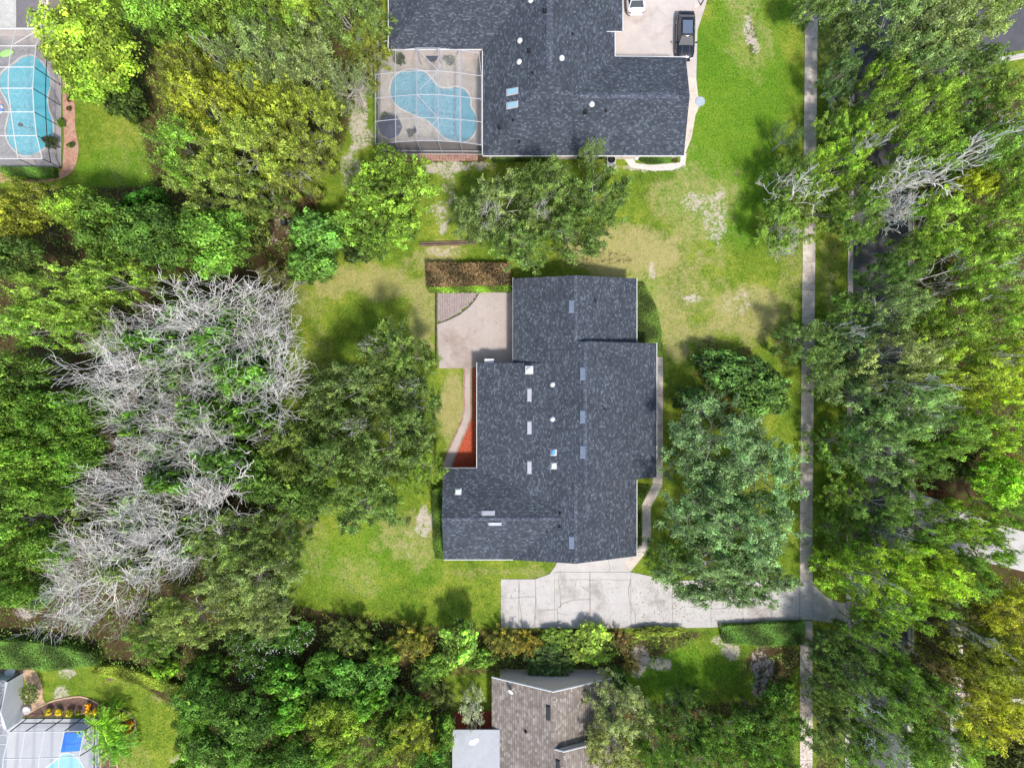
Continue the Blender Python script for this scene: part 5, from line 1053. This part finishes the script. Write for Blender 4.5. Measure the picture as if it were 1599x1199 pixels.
('oak', 1290, 330, 50, 45, 5, (0.158,0.256,0.036), 'fresh green tree covering the sidewalk above its bare stretch'),
('oak', 1345, 340, 36, 42, 8, (0.119,0.207,0.036), 'green tree at the kerb left of the bleached street branches'),
('oak', 1440, 235, 55, 42, 9, (0.184,0.293,0.036), 'fresh green tree above the bleached street branches'),
('oak', 1370, 285, 30, 26, 8, (0.171,0.268,0.036), 'small fresh green crown left of the bleached street branches'),
('oak', 1470, 345, 55, 52, 9, (0.198,0.305,0.036), 'bright green tree right of the bleached street branches'),
('oak', 1530, 110, 55, 40, 7, (0.079,0.159,0.030), 'shaded green tree under the side road kerb'),
('oak', 1500, 165, 42, 45, 7, (0.066,0.146,0.027), 'dark shaded tree right of the road near the top'),
('oak', 1570, 170, 48, 52, 8, (0.145,0.244,0.036), 'fresh green tree at the right edge below the side road'),
('oak', 1530, 235, 52, 45, 9, (0.119,0.220,0.036), 'green tree left of the right edge, above the yellow tuft'),
('fine', 1525, 282, 34, 26, 9, 'ly', 'yellow tuft of foliage with pale twigs'),
('oak', 1580, 275, 42, 55, 9, (0.145,0.256,0.036), 'green tree at the right edge beside the yellow tuft'),
('oak', 1560, 350, 55, 45, 9, (0.158,0.268,0.036), 'green tree at the right edge below the yellow tuft'),
('oak', 1535, 410, 58, 48, 9, (0.171,0.281,0.036), 'bright green tree right of the shaded verge'),
('deadb', 1415, 285, 66, 48, 11, 'g', 'bleached leafless crown above the road, largest on the street side'),
('deadb', 1395, 335, 30, 45, 10, 'g', 'narrow bleached leafless crown hanging over the asphalt'),
('deadlimb', 1490, 260, 62, 50, 11, 'g', 'long white bare limbs reaching right over the green street trees'),
('deadlimb', 1250, 300, 62, 42, 9, 'g', 'thin white bare limbs crossing the sidewalk'),
('deadlimb', 1460, 430, 34, 34, 8, 'g', 'grey bare limbs beside the right kerb'),
('deadlimb', 1540, 440, 40, 30, 10, 'g', 'white bare limb forked among green crowns at the right'),
('deadlimb', 1575, 200, 34, 52, 10, 'g', 'thin white bare limbs at the right edge near the top'),
('oak', 1385, 430, 42, 34, 8, (0.079,0.171,0.036), 'dark green tree over the road below the bleached crown'),
('oak', 1425, 400, 30, 38, 7, (0.105,0.195,0.030), 'green tree above the right kerb'),
# --- street trees, middle right
('oak', 1330, 490, 46, 36, 6, (0.105,0.195,0.036), 'dark green tree over the kerb below the bare sidewalk stretch'),
('oak', 1395, 480, 52, 42, 10, (.145,.235,.095), 'light grey-green tree over the middle of the road'),
('oak', 1262, 535, 42, 38, 6.5, (0.105,0.195,0.049), 'green tree over the sidewalk right of the shrub island'),
('oak', 1328, 550, 55, 46, 6, (.145,.235,.095), 'green tree between sidewalk and road, middle of the picture height'),
('oak', 1400, 560, 62, 52, 11, 'pg', 'pale yellowish-grey tree over the road, middle of the picture height'),
('oak', 1290, 585, 34, 42, 6, (0.119,0.207,0.061), 'small green tree over the sidewalk right of the east oak top'),
('oak', 1345, 620, 58, 50, 6, (.145,.235,.095), 'broad green tree over the kerb, right of the east oak'),
('oak', 1425, 630, 66, 52, 11, (.145,.235,.095), 'broad pale green tree over the road right of the east oak'),
('oak', 1485, 520, 50, 60, 9, (0.198,0.293,0.036), 'yellow-green tree right of the shaded verge gap'),
('oak', 1555, 500, 58, 50, 9, (0.158,0.268,0.030), 'fresh green tree at the right edge, upper middle'),
('oak', 1505, 590, 58, 52, 10, (0.211,0.293,0.036), 'yellow-green tree near the right edge, middle height'),
('oak', 1570, 580, 50, 50, 10, (0.224,0.317,0.030), 'bright yellow-green tree at the right edge, middle height'),
('oak', 1480, 670, 55, 48, 10, (0.132,0.244,0.036), 'green tree above the far driveway'),
('oak', 1560, 665, 60, 52, 10, 'yg', 'brightest yellow-green tree at the right edge above the brown shrub'),
('oak', 1312, 690, 36, 46, 5, (0.132,0.244,0.036), 'fresh green tree right of the stained sidewalk'),
('oak', 1370, 700, 62, 48, 10, (.145,.235,.095), 'green tree over the road left of the far driveway'),
('oak', 1430, 725, 42, 36, 8, (0.092,0.183,0.036), 'dark green tree at the mouth of the far driveway'),
('dense', 1540, 748, 42, 42, 8, (0.184,0.317,0.030), 'bright rounded tree on the upper side of the far driveway'),
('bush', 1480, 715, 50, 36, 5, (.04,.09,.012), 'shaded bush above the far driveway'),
('croton', 1465, 768, 30, 13, 1.5, (.12,.06,.03), 'low reddish brown planting along the far driveway edge'),
('croton', 1590, 725, 26, 28, 5, (.22,.15,.09), 'tan brown dry shrub at the right edge'),
('oak', 1322, 765, 38, 42, 5, (0.158,0.268,0.030), 'fresh green tree right of the sidewalk by the east oak'),
('oak', 1375, 785, 48, 42, 9, (0.092,0.183,0.036), 'dark green tree over the road below the far driveway mouth'),
('oak', 1505, 815, 42, 36, 8, (0.211,0.317,0.030), 'yellow-green tree covering the far driveway'),
('oak', 1580, 795, 42, 42, 8, (0.132,0.256,0.030), 'green tree at the right edge above the driveway patches'),
('oak', 1318, 840, 40, 42, 5, (0.145,0.256,0.030), 'fresh green tree right of the sidewalk above the driveway'),
('oak', 1440, 830, 58, 42, 9, (0.132,0.244,0.030), 'green tree below the pale driveway patch'),
('deadb', 1385, 835, 26, 22, 9, 'g', 'small white bare crown over the road near the driveway end'),
('oak', 1545, 860, 36, 34, 8, (0.132,0.256,0.030), 'green tree between the two pale driveway patches'),
('oak', 1370, 885, 62, 48, 11, 'yg', 'bright yellow-green tree above the end of the main driveway'),
('oak', 1440, 895, 60, 48, 11, (0.250,0.342,0.030), 'bright yellow-green tree over the road near the main driveway'),
('oak', 1312, 900, 40, 34, 5, (0.184,0.305,0.036), 'fresh green tree overhanging the main driveway end'),
('oak', 1410, 945, 62, 34, 10, (0.158,0.293,0.030), 'vivid green tree below the bright yellow-green pair'),
('fine', 1462, 880, 30, 32, 9, (.20,.26,.02), 'golden green crown right of the bright pair'),
('oak', 1500, 900, 42, 40, 8, (0.119,0.220,0.036), 'green tree right of the bright pair'),
('oak', 1525, 935, 58, 40, 7, (0.119,0.146,0.036), 'dull olive tree under the pale driveway patches'),
# --- lower right
('oak', 1570, 960, 52, 52, 9, 'ly', 'yellow tree at the right edge, upper of the yellow group'),
('oak', 1520, 1030, 56, 42, 9, (.21,.25,.03), 'yellow-olive tree left in the yellow group'),
('oak', 1580, 1050, 50, 46, 10, 'ly', 'yellow tree at the right edge, lower of the yellow group'),
('oak', 1545, 1000, 45, 38, 8, (0.158,0.195,0.036), 'shaded olive tree between the yellow trees'),
('oak', 1525, 1110, 62, 52, 10, (.25,.28,.03), 'largest yellow tree, beside the small patch of dark lawn'),
('oak', 1465, 1030, 38, 34, 7, (0.132,0.110,0.049), 'brownish shrubby tree right of the lower kerb'),
('oak', 1485, 1165, 62, 48, 9, (0.132,0.232,0.030), 'green tree at the bottom edge below the largest yellow tree'),
('bush', 1570, 1190, 42, 28, 4, (.05,.07,.02), 'dark olive bush in the bottom right corner'),
('oak', 1305, 1010, 36, 36, 6, (0.066,0.146,0.027), 'dark green tree right below the main driveway end'),
('oak', 1330, 1045, 50, 38, 8, (0.072,0.152,0.030), 'dark green tree over the lower kerb'),
('oak', 1395, 1040, 26, 34, 8, (0.105,0.220,0.027), 'green column-like crown in the lower road'),
('oak', 1355, 985, 46, 28, 8, (0.105,0.207,0.030), 'green crown in shade over the road below the driveway'),
('oak', 1290, 1075, 28, 34, 6, (0.079,0.146,0.030), 'dark tree over the lower sidewalk'),
('oak', 1375, 1095, 50, 42, 9, (0.112,0.207,0.036), 'green tree over the lower road'),
('oak', 1440, 1090, 46, 42, 9, (0.092,0.195,0.030), 'dark green tree right of the lower road'),
('oak', 1300, 1145, 50, 40, 6, (0.072,0.134,0.030), 'dark tree at the bottom between sidewalk and road'),
('oak', 1350, 1180, 46, 38, 8, (0.119,0.232,0.036), 'fresh green tree at the bottom edge over the road'),
('oak', 1425, 1165, 46, 40, 9, (0.158,0.256,0.061), 'light green tree at the bottom edge right of the road'),
('deadb', 1378, 1155, 38, 34, 9, 'g', 'bleached leafless crown at the bottom over the road'),
('deadlimb', 1450, 1070, 26, 42, 9, 'g', 'white bare limbs right of the lower road'),
('deadlimb', 1340, 1085, 34, 34, 8, 'g', 'thin white limbs over the lower kerb'),
('deadb', 1465, 1150, 20, 26, 9, 'g', 'narrow white leafless crown near the bottom right'),
('bush', 1218, 1085, 28, 26, 3.5, (.06,.15,.015), 'green bush left of the lower sidewalk under the gravel patch'),
('oak', 1212, 1140, 42, 42, 6, (.09,.21,.015), 'fresh green tree left of the lower sidewalk'),
('dense', 1180, 1120, 42, 34, 6, (.05,.13,.012), 'dark tree right of the bottom thicket'),
('oak', 1200, 1185, 50, 34, 7, (.08,.19,.015), 'green tree at the bottom edge left of the sidewalk'),
('oak', 1130, 1150, 50, 38, 7, (.06,.15,.012), 'dark green tree at the bottom right of the taupe house lawn'),
('oak', 1060, 1115, 48, 34, 7, (.055,.13,.015), 'dark green tree below the taupe house lawn'),
('oak', 1080, 1175, 58, 38, 8, (.07,.17,.015), 'mid green tree at the bottom edge right of the taupe house'),
('oak', 965, 1110, 52, 45, 7, (.22,.26,.13), 'pale grey-green tree leaning over the taupe roof'),
('oak', 960, 1165, 50, 42, 7, (.20,.24,.10), 'pale olive tree at the bottom edge by the taupe roof'),
('oak', 1020, 1165, 34, 38, 8, (.09,.19,.02), 'fresh green tree between the pale trees and the dark thicket'),
('bush', 968, 1060, 12, 22, 3.5, (.03,.09,.012), 'narrow dark bush at the right corner of the taupe house'),
# --- shrub row and thicket, bottom
('bush', 717, 1005, 35, 41, 4.8, (.19,.31,.06), 'light green rounded shrub in the row below the lower lawn'),
('bush', 921, 1010, 42, 40, 1.7, (.17,.29,.03), 'bright lime rounded shrub below the driveway'),
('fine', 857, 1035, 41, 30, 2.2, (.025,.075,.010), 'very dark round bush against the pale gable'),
('croton', 545, 1000, 55, 40, 4, (.08,.16,.02), 'wide green shrub with coppery tips below the lower lawn'),
('croton', 640, 1005, 48, 38, 4, (.14,.19,.02), 'orange and olive shrub left of the light green rounded one'),
('croton', 785, 1003, 36, 32, 2.6, (.12,.16,.02), 'shrub with coral tips right of the light green rounded one'),
('croton', 822, 1008, 30, 26, 2.4, (.18,.20,.02), 'amber shrub touching the very dark round bush'),
('bush', 870, 995, 30, 18, 1.2, (.09,.17,.015), 'low green shrub along the driveway edge above the dark bush'),
('croton', 965, 1005, 26, 28, 1.6, (.10,.10,.03), 'brownish red shrub right of the bright lime one'),
('bush', 1020, 988, 50, 11, 0.8, (.17,.22,.015), 'low yellow-green planting along the driveway edge'),
('croton', 985, 1040, 20, 22, 2, (.12,.15,.03), 'thin mixed shrub beside the pale sand patch'),
('oleander', 440, 1000, 58, 42, 4.5, (.07,.20,.025), 'white flowering long-leaved shrub below the left lawn corner'),
('oleander', 395, 1040, 52, 40, 4.5, (.09,.20,.03), 'white flowering shrub left in the bottom thicket'),
('oleander', 370, 1000, 40, 30, 4, (.06,.15,.02), 'sparse white flowering shrub under the grey-green oak'),
('bush', 530, 1060, 48, 36, 4.5, (.055,.17,.02), 'large-leaved green bush below the coppery shrub'),
('bush', 590, 1055, 34, 34, 4, (.05,.15,.02), 'dark large-leaved bush below the orange shrub'),
('bush', 475, 1085, 48, 38, 5, (.07,.20,.015), 'bright large-leaved bush in the middle of the thicket'),
('bush', 330, 1045, 40, 28, 4, (.07,.17,.015), 'green bush at the upper left of the bottom thicket'),
('dense', 320, 1080, 42, 38, 6, (.05,.15,.015), 'dark green thicket tree on the left margin'),
('dense', 390, 1110, 50, 42, 6, (.045,.13,.012), 'dark green thicket tree left of centre'),
('dense', 350, 1160, 55, 42, 6, (.05,.14,.012), 'green thicket tree at the bottom left by the small lawn'),
('spiky', 440, 1150, 50, 42, 5, (.05,.14,.015), 'spiky dark green shrub low in the thicket'),
('dense', 525, 1120, 46, 40, 6, (.14,.21,.015), 'yellow-green thicket tree in the centre'),
('dense', 480, 1175, 40, 32, 5, (.045,.13,.012), 'dark thicket tree at the bottom edge centre'),
('fine', 480, 1190, 26, 14, 5.5, 'ly', 'small yellow crown at the bottom edge'),
('spiky', 610, 1100, 45, 40, 4.5, (.07,.16,.03), 'grassy green shrub in the thicket right of centre'),
('croton', 628, 1082, 16, 16, 3, (.14,.08,.03), 'small rusty shrub in the thicket'),
('oak', 570, 1160, 52, 42, 6, (.11,.19,.02), 'olive thicket tree at the bottom edge'),
('oak', 640, 1150, 42, 42, 6, (.18,.22,.02), 'yellow-olive thicket tree near the grey porch roof'),
('dense', 675, 1185, 36, 30, 5, (.05,.16,.012), 'dark green tree left of the grey porch roof'),
('spiky', 665, 1060, 36, 26, 3, (.08,.16,.02), 'loose green shrub below the gap in the shrub row'),
('spiky', 690, 1090, 30, 26, 2.5, (.12,.16,.04), 'straggly olive shrub above the porch roof corner'),
('thin', 545, 1085, 30, 26, 5.5, (.10,.19,.02), 'small thin tree poking out of the thicket'),
('dense', 420, 1185, 46, 34, 5.5, (.05,.15,.012), 'green thicket tree at the bottom edge left of centre'),
('bush', 290, 1195, 26, 18, 3, (.10,.20,.015), 'green bush at the bottom edge beside the tan soil'),
('dense', 310, 1120, 30, 30, 4.5, (.06,.16,.012), 'fresh green bush where the thicket meets the small lawn'),
('deadb', 240, 860, 80, 60, 9.5, 'g', 'bleached leafless crown joining the two lowest bleached trees'),
('deadb', 330, 735, 80, 70, 10.5, 'g', 'bleached leafless crown right between upper and lower bleached trees'),
('bush', 250, 540, 42, 34, 10.6, (.07,.19,.02), 'fresh green clump poking through the left bleached twigs'),
('bush', 345, 540, 40, 34, 10.6, (.08,.21,.02), 'fresh green clump poking through the upper bleached twigs'),
('bush', 400, 650, 36, 34, 10.6, (.08,.20,.02), 'fresh green clump poking through the right bleached twigs'),
('bush', 235, 655, 36, 30, 10.6, (.07,.18,.02), 'fresh green clump poking through the middle bleached twigs'),
('bush', 275, 745, 40, 28, 9.5, (.06,.17,.02), 'fresh green clump in the gap of the lower bleached trees'),
('bush', 300, 1150, 22, 40, 3.5, (.09,.22,.02), 'fresh green bush along the right edge of the small lawn'),
('bush', 255, 1045, 26, 16, 2.5, (.13,.26,.015), 'yellow-green bush at the end of the clipped hedge'),
('bush', 435, 1060, 40, 32, 4.8, (.07,.21,.015), 'fresh green bush in the upper middle of the thicket'),
('dense', 505, 1030, 30, 22, 4, (.06,.18,.015), 'green bush between white flowers and coppery shrub'),
('bush', 575, 1090, 36, 30, 5, (.08,.20,.015), 'fresh green bush right of the thicket centre'),
('bush', 450, 1115, 40, 30, 5.5, (.08,.21,.015), 'fresh green bush in the lower middle of the thicket'),
('bush', 520, 1160, 38, 30, 5.5, (.10,.21,.015), 'yellowish green bush near the bottom edge centre'),
('bush', 610, 1140, 36, 30, 5, (.09,.20,.015), 'yellowish green bush toward the porch roof'),
('bush', 645, 1110, 34, 26, 4.5, (.10,.20,.02), 'light green bush toward the porch roof'),
('bush', 375, 1140, 36, 30, 6, (.06,.18,.015), 'fresh green bush at the left of the thicket'),
('bush', 600, 1020, 30, 20, 3.5, (.09,.19,.02), 'green bush between coppery and orange shrubs'),
('bush', 680, 1040, 30, 22, 2.5, (.09,.19,.02), 'low green bush below the gap before the light green shrub'),
('bush', 750, 1030, 26, 18, 2.0, (.10,.20,.02), 'low green bush below the coral-tipped shrub'),
('bush', 695, 1145, 20, 34, 3.5, (.07,.17,.015), 'green bush hugging the left side of the porch roof'),
('deadlimb', 1350, 225, 26, 34, 9, 'g', 'thin white bare twigs over the kerb under the ring'),
('deadlimb', 1330, 520, 26, 26, 9, 'g', 'small grey bare twigs in the crown over the middle kerb'),
('deadlimb', 1400, 600, 40, 34, 11.5, 'g', 'grey bare limbs lying in the pale street crown, middle height'),
('deadlimb', 1450, 645, 34, 26, 11, 'g', 'grey forked bare limb right of the pale street crown'),
('deadb', 1230, 375, 24, 34, 6, 'g', 'small white bare twigs at the left fringe of the sidewalk trees'),
('deadlimb', 1345, 900, 24, 26, 10, 'g', 'white bare twigs left in the bright yellow-green pair'),
('deadb', 1375, 935, 18, 18, 10, 'g', 'white bare twigs below the bright yellow-green pair'),
('deadlimb', 1545, 560, 34, 30, 10.5, 'g', 'thin pale limbs in the right edge crown, middle height'),
('deadlimb', 1510, 985, 16, 24, 9, 'g', 'thin pale limbs in the yellow group'),
('deadlimb', 1590, 1040, 26, 34, 10.5, 'g', 'thin pale limbs at the right edge in the yellow group'),
('deadb', 585, 545, 24, 18, 10.5, 'g', 'small grey bare twigs on top of the lawn oak'),
('deadb', 640, 600, 24, 20, 10.5, 'g', 'small grey bare twigs on the patio side of the lawn oak'),
('deadb', 560, 660, 24, 20, 11.2, 'g', 'small grey bare twigs in the middle of the lawn oak'),
('deadb', 845, 335, 20, 16, 9.3, 'g', 'small grey bare twigs on the oak group above the gable'),
('deadb', 765, 335, 22, 30, 9.3, 'g', 'grey bare twigs on the left of the oak group above the gable'),
# --- garden plants
('palm', 163, 1133, 28, 24, 3.2, (.14,.26,.02), 'upper palm with yellow-green fronds at the pool cage corner'),
('palm', 178, 1165, 26, 22, 2.6, (.09,.22,.02), 'lower palm with green fronds by the dark mulch'),
('fine', 45, 1083, 16.5, 16.5, 1.9, (.07,.12,.03), 'clipped round bush beside the pale grey wall'),
('thin', 737, 1105, 22, 34, 3.6, (.36,.40,.30), 'silvery feathery shrub above the grey porch roof'),
('bush', 602, 182, 7, 6, 1.0, (.05,.10,.02), 'upper potted green plant at the left of the kidney pool deck'),
('bush', 601, 193, 6, 6, 1.0, (.06,.11,.02), 'lower potted green plant at the left of the kidney pool deck'),
('bush', 624, 92, 11, 9, 2.0, (.03,.06,.02), 'dark plant under the eave inside the white pool cage'),
('bush', 703, 93, 12, 8, 1.2, (.10,.12,.12), 'grey round plant bed by the house inside the pool cage'),
('bush', 78, 222, 10, 11, 1.8, (.02,.05,.015), 'dark bush inside the corner of the turquoise pool cage'),
('bush', 95, 192, 5, 8, 1.0, (.06,.15,.01), 'small green plant at the cage foot in the pinkish mulch'),
('bush', 110, 226, 6, 5, .7, (.06,.12,.02), 'tiny plant in the pinkish mulch near the white stones'),
('bush', 107, 155, 4, 4, .6, (.08,.05,.02), 'upper tiny brown plant in the pinkish mulch'),
('bush', 107, 170, 4, 4, .6, (.07,.05,.02), 'lower tiny brown plant in the pinkish mulch'),
('bush', 28, 280, 14, 6, 1.2, (.12,.20,.02), 'low yellow-green plant below the top left hedge'),
('croton', 1056, 250, 6, 5, 1.0, (.10,.12,.03), 'small rusty plant at the right end of the strip hedge'),
]
for row in T:
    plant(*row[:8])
# small bright crotons in the dark mulch bed
for i, (x, y, r_, c_, lab) in enumerate(((75, 1112, 6, (.42, .40, .04), 'yellow croton, first from the left in the mulch bed'), (91, 1112, 6, (.42, .42, .04), 'yellow croton, second from the left in the mulch bed'), (108, 1112, 6, (.38, .38, .04), 'yellow croton, third from the left in the mulch bed'),
    (122, 1112, 4, (.22, .26, .04), 'greenish small croton, fourth in the mulch bed row'), (138, 1111, 6, (.42, .38, .03), 'yellow croton left of the upper palm'), (137, 1102, 5, (.48, .34, .03), 'golden croton standing above the row by the palm'), (150, 1110, 5, (.44, .40, .03), 'yellow croton touching the upper palm fronds'),
    (180, 1114, 6, (.44, .26, .02), 'orange croton at the top of the rounded bed end'), (193, 1119, 6, (.46, .30, .02), 'orange croton, upper right in the rounded bed end'), (202, 1130, 6, (.48, .26, .02), 'orange croton at the far right of the rounded bed'), (200, 1142, 6, (.46, .22, .02), 'deep orange croton, lower right of the rounded bed'), (190, 1151, 5, (.52, .30, .05), 'pale orange croton beside the lower palm'))):
    plant('bush', x, y, r_, r_, .8, c_, lab, group='crotons in the mulch bed')

# ------------------------------------------------------------------ hedges
def hedge(name, pts, h, clr, label, n, leaf=.07, warm=.2, mat=None, cat='hedge', tj=.12, cap=.06, group=None, asp=.5):
    """leafy block over an outline given in ground pixels"""
    P_ = P2(pts); c0 = sum(P_, Vector((0, 0))) / len(P_); r = np.random.default_rng(int(c0.x * 10 + 5000)); o = empty(name, (c0.x, c0.y, 0), label, cat, group)
    mb = MB(); mb.prism([(p - c0) * .93 for p in P_], .0, h * .82); st = mb.build('branch_mass', M_HCORE, o)
    xs_ = [p.x for p in P_]; ys_ = [p.y for p in P_]; C = []
    tris = tessellate_polygon([[Vector((p.x, p.y, 0)) for p in P_]]); areas = [abs((P_[b] - P_[a]).cross(P_[c] - P_[a])) / 2 for a, b, c in tris]; tot = sum(areas)
    per = sum((P_[i] - P_[(i + 1) % len(P_)]).length for i in range(len(P_)))
    for (a, b, c), ar in zip(tris, areas):
        k = int(n * ar / tot); u = r.random((k, 2)); fl_ = u.sum(1) > 1; u[fl_] = 1 - u[fl_]; A, B, Cc = (np.array(P_[q]) for q in (a, b, c)); q = A + u[:, :1] * (B - A) + u[:, 1:] * (Cc - A)
        C.append(np.concatenate([q - np.array(c0), h + .09 * np.sin(q[:, :1] * 2.3) * np.cos(q[:, 1:] * 2.9) + r.normal(0, cap, (k, 1))], 1))
    Nn = [np.tile([0, 0, 1.], (len(x), 1)) for x in C]
    for i in range(len(P_)):
        a, b = np.array(P_[i]), np.array(P_[(i + 1) % len(P_)]); L_ = np.linalg.norm(b - a); k = int(n * .5 * L_ * h / tot); t = r.random((k, 1)); q = a + (b - a) * t + r.normal(0, .05, (k, 2)) - np.array(c0)
        C.append(np.concatenate([q, r.uniform(.05, h, (k, 1))], 1)); nn = np.array([(b - a)[1], -(b - a)[0], .3]); nn = nn if np.dot(nn[:2], (a + b) / 2 - np.array(c0)) > 0 else nn * [-1, -1, 1]; Nn.append(np.tile(nn / L_, (k, 1)))
    C = np.concatenate(C); Nn = np.concatenate(Nn); m = len(C); Nn = unit(Nn + r.normal(size=(m, 3)) * .6)
    t = np.clip(.5 + .18 * np.sin(C[:, 0] * 1.7 + 1.3 * np.sin(C[:, 1] * 2.1)) + r.normal(0, tj, m), 0, 1); me = leaves_to_mesh('leaves', C, Nn, leaf, asp, t, np.clip(r.normal(warm, .25, m), 0, 1), r, mat or M_LEAF)
    l = link('leaves', me, o); l.color = (*clr, 1); return o
M_HCORE = mottled('hedge_twigs', (.015, .02, .008), (.03, .035, .015), 3, 14)
hedge('hedge', [(668, 414), (795, 414), (797, 446), (670, 449)], 1.1, (.105, .098, .055), 'bronze and reddish leaved hedge along the top of the patio', 8000, .15, .35, M_LEAFR, tj=.3, cap=.28, asp=.16)
hedge('hedge', [(668, 449.5), (798, 447), (799, 456), (672, 457)], .7, (.14, .27, .02), 'narrow bright green hedge between bronze hedge and patio', 3500, .06)
hedge('hedge', [(676, 762), (694, 758), (697, 868), (682, 866)], 1.3, (.06, .14, .012), 'clipped dark green hedge along the west gable wall', 8000, .05)
hedge('hedge', [(-60, 990), (60, 993), (120, 1003), (160, 1012), (165, 1030), (90, 1037), (30, 1034), (-60, 1028)], 1.6, (.075, .17, .025), 'long clipped green hedge above the bottom left house', 16000, .06)
hedge('hedge', [(165, 1034), (205, 1038), (245, 1052), (295, 1068), (300, 1082), (260, 1072), (200, 1057), (150, 1044)], .9, (.17, .23, .02), 'low yellow-green hedge fringe curving down to the thicket', 6000, .07)
hedge('hedge', [(6, 265), (90, 266), (92, 278), (60, 281), (14, 278)], .9, (.07, .17, .02), 'clipped green hedge below the turquoise pool cage', 5000, .06)
hedge('hedge', [(1122, 974), (1185, 970), (1252, 967), (1252, 1002), (1190, 1004), (1128, 1000)], .8, (.07, .17, .025), 'clipped emerald hedge below the driveway end', 10000, .055)
hedge('hedge', [(998, 244), (1047, 244), (1046, 252), (1030, 256), (1008, 255), (998, 250)], .7, (.045, .13, .012), 'small dark strip hedge against the top house wall', 3000, .05)
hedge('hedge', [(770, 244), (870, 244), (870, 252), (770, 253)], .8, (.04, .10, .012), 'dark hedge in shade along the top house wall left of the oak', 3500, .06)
hedge('hedge', [(986, 446), (1004, 442), (1024, 480), (1032, 520), (1034, 555), (1019, 556), (1018, 542), (986, 530)], .45, (.07, .14, .015), 'low bright green groundcover bed along the east wall', 9000, .06, cat='ground cover')
hedge('hedge', [(983, 760), (1000, 756), (1014, 758), (1001, 786), (1001, 850), (986, 850)], .35, (.05, .13, .008), 'narrow green planting between east wall and angled path', 4000, .06, cat='ground cover')

# ------------------------------------------------------------------ undergrowth
def undergrowth():
    r = np.random.default_rng(19); n = 26000; x = r.uniform(-60, 60, n); y = r.uniform(-46, 46, n); px = x / S + 799.5; py = -y / S + 599.5
    k = (sample(MASKS['soil'], x, y) > .5) & (sample(MASKS['sand'], x, y) < .3) & ~((px > 1318) & (px < 1425)) & ~((px > 1245) & (px < 1275)) & ~((px > 1420) & (py > 745) & (py < 905)) & ~((px > 1480) & (px < 1507) & (py > 890)) & ~((px > 1400) & (py < 100)) & ~((px > 580) & (px < 1080) & (py < 262)) & ~((px > 660) & (px < 1330) & (py > 400) & (py < 985)) & ~((px > 705) & (px < 985) & (py > 1040)) & ~((px > 425) & (px < 480) & (py > 330) & (py < 365)) & (py < 1300)
    k &= ~((px > 1270) & (px < 1320) & (py < 980)); x, y = x[k], y[k]; m = len(x); per = 9
    h = r.uniform(.2, 1.3, m); C = np.stack([x, y, h], -1)[:, None, :] + r.normal(size=(m, per, 3)) * np.array([.28, .28, .18]); C[..., 2] = np.maximum(C[..., 2], .04)
    tb = np.clip(r.normal(.5, .15, m), 0, 1); t = np.clip(tb[:, None] + r.normal(0, .12, (m, per)), 0, 1).ravel(); C = C.reshape(-1, 3)
    me = leaves_to_mesh('undergrowth', C, np.tile([0, 0, 1.], (len(C), 1)) + r.normal(size=C.shape) * .5, .11, .45, t, np.clip(r.normal(.3, .3, len(C)), 0, 1), r, M_LEAF)
    o = link('undergrowth', me); o.color = (.075, .16, .018, 1); return o
tag(undergrowth(), 'low mixed undergrowth on the shaded soil beneath the trees', 'undergrowth', kind='stuff')

# fallen leaves lying on the hard ground
def litter():
    r = np.random.default_rng(23); P_ = []
    for (x0, y0, x1, y1, n) in ((990, 905, 1248, 975, 900), (782, 904, 990, 980, 160), (1249, 40, 1277, 960, 1100), (1250, 985, 1270, 1199, 500), (1338, 0, 1416, 1199, 2500), (684, 458, 800, 572, 160), (1020, 557, 1034, 755, 200), (1002, 780, 1016, 850, 80)):
        P_.append(np.stack([r.uniform(x0, x1, n), r.uniform(y0, y1, n)], -1))
    P_ = np.concatenate(P_); m = len(P_); C = np.stack([(P_[:, 0] - 799.5) * S, -(P_[:, 1] - 599.5) * S, np.full(m, .132)], -1); C[:, 2] = np.where(P_[:, 0] < 810, .14, np.where(P_[:, 0] > 1337, .03, .085))
    me = leaves_to_mesh('fallen_leaves', C, np.tile([0, 0, 1.], (m, 1)) + r.normal(size=(m, 3)) * .12, .05, .5, np.clip(r.normal(.35, .2, m), 0, 1), np.clip(r.normal(.5, .3, m), 0, 1), r, M_LEAFR); o = link('fallen_leaves', me); o.color = (.10, .07, .03, 1); return o
tag(litter(), 'small brown fallen leaves scattered on driveway, sidewalk and road', 'leaf litter', kind='stuff')
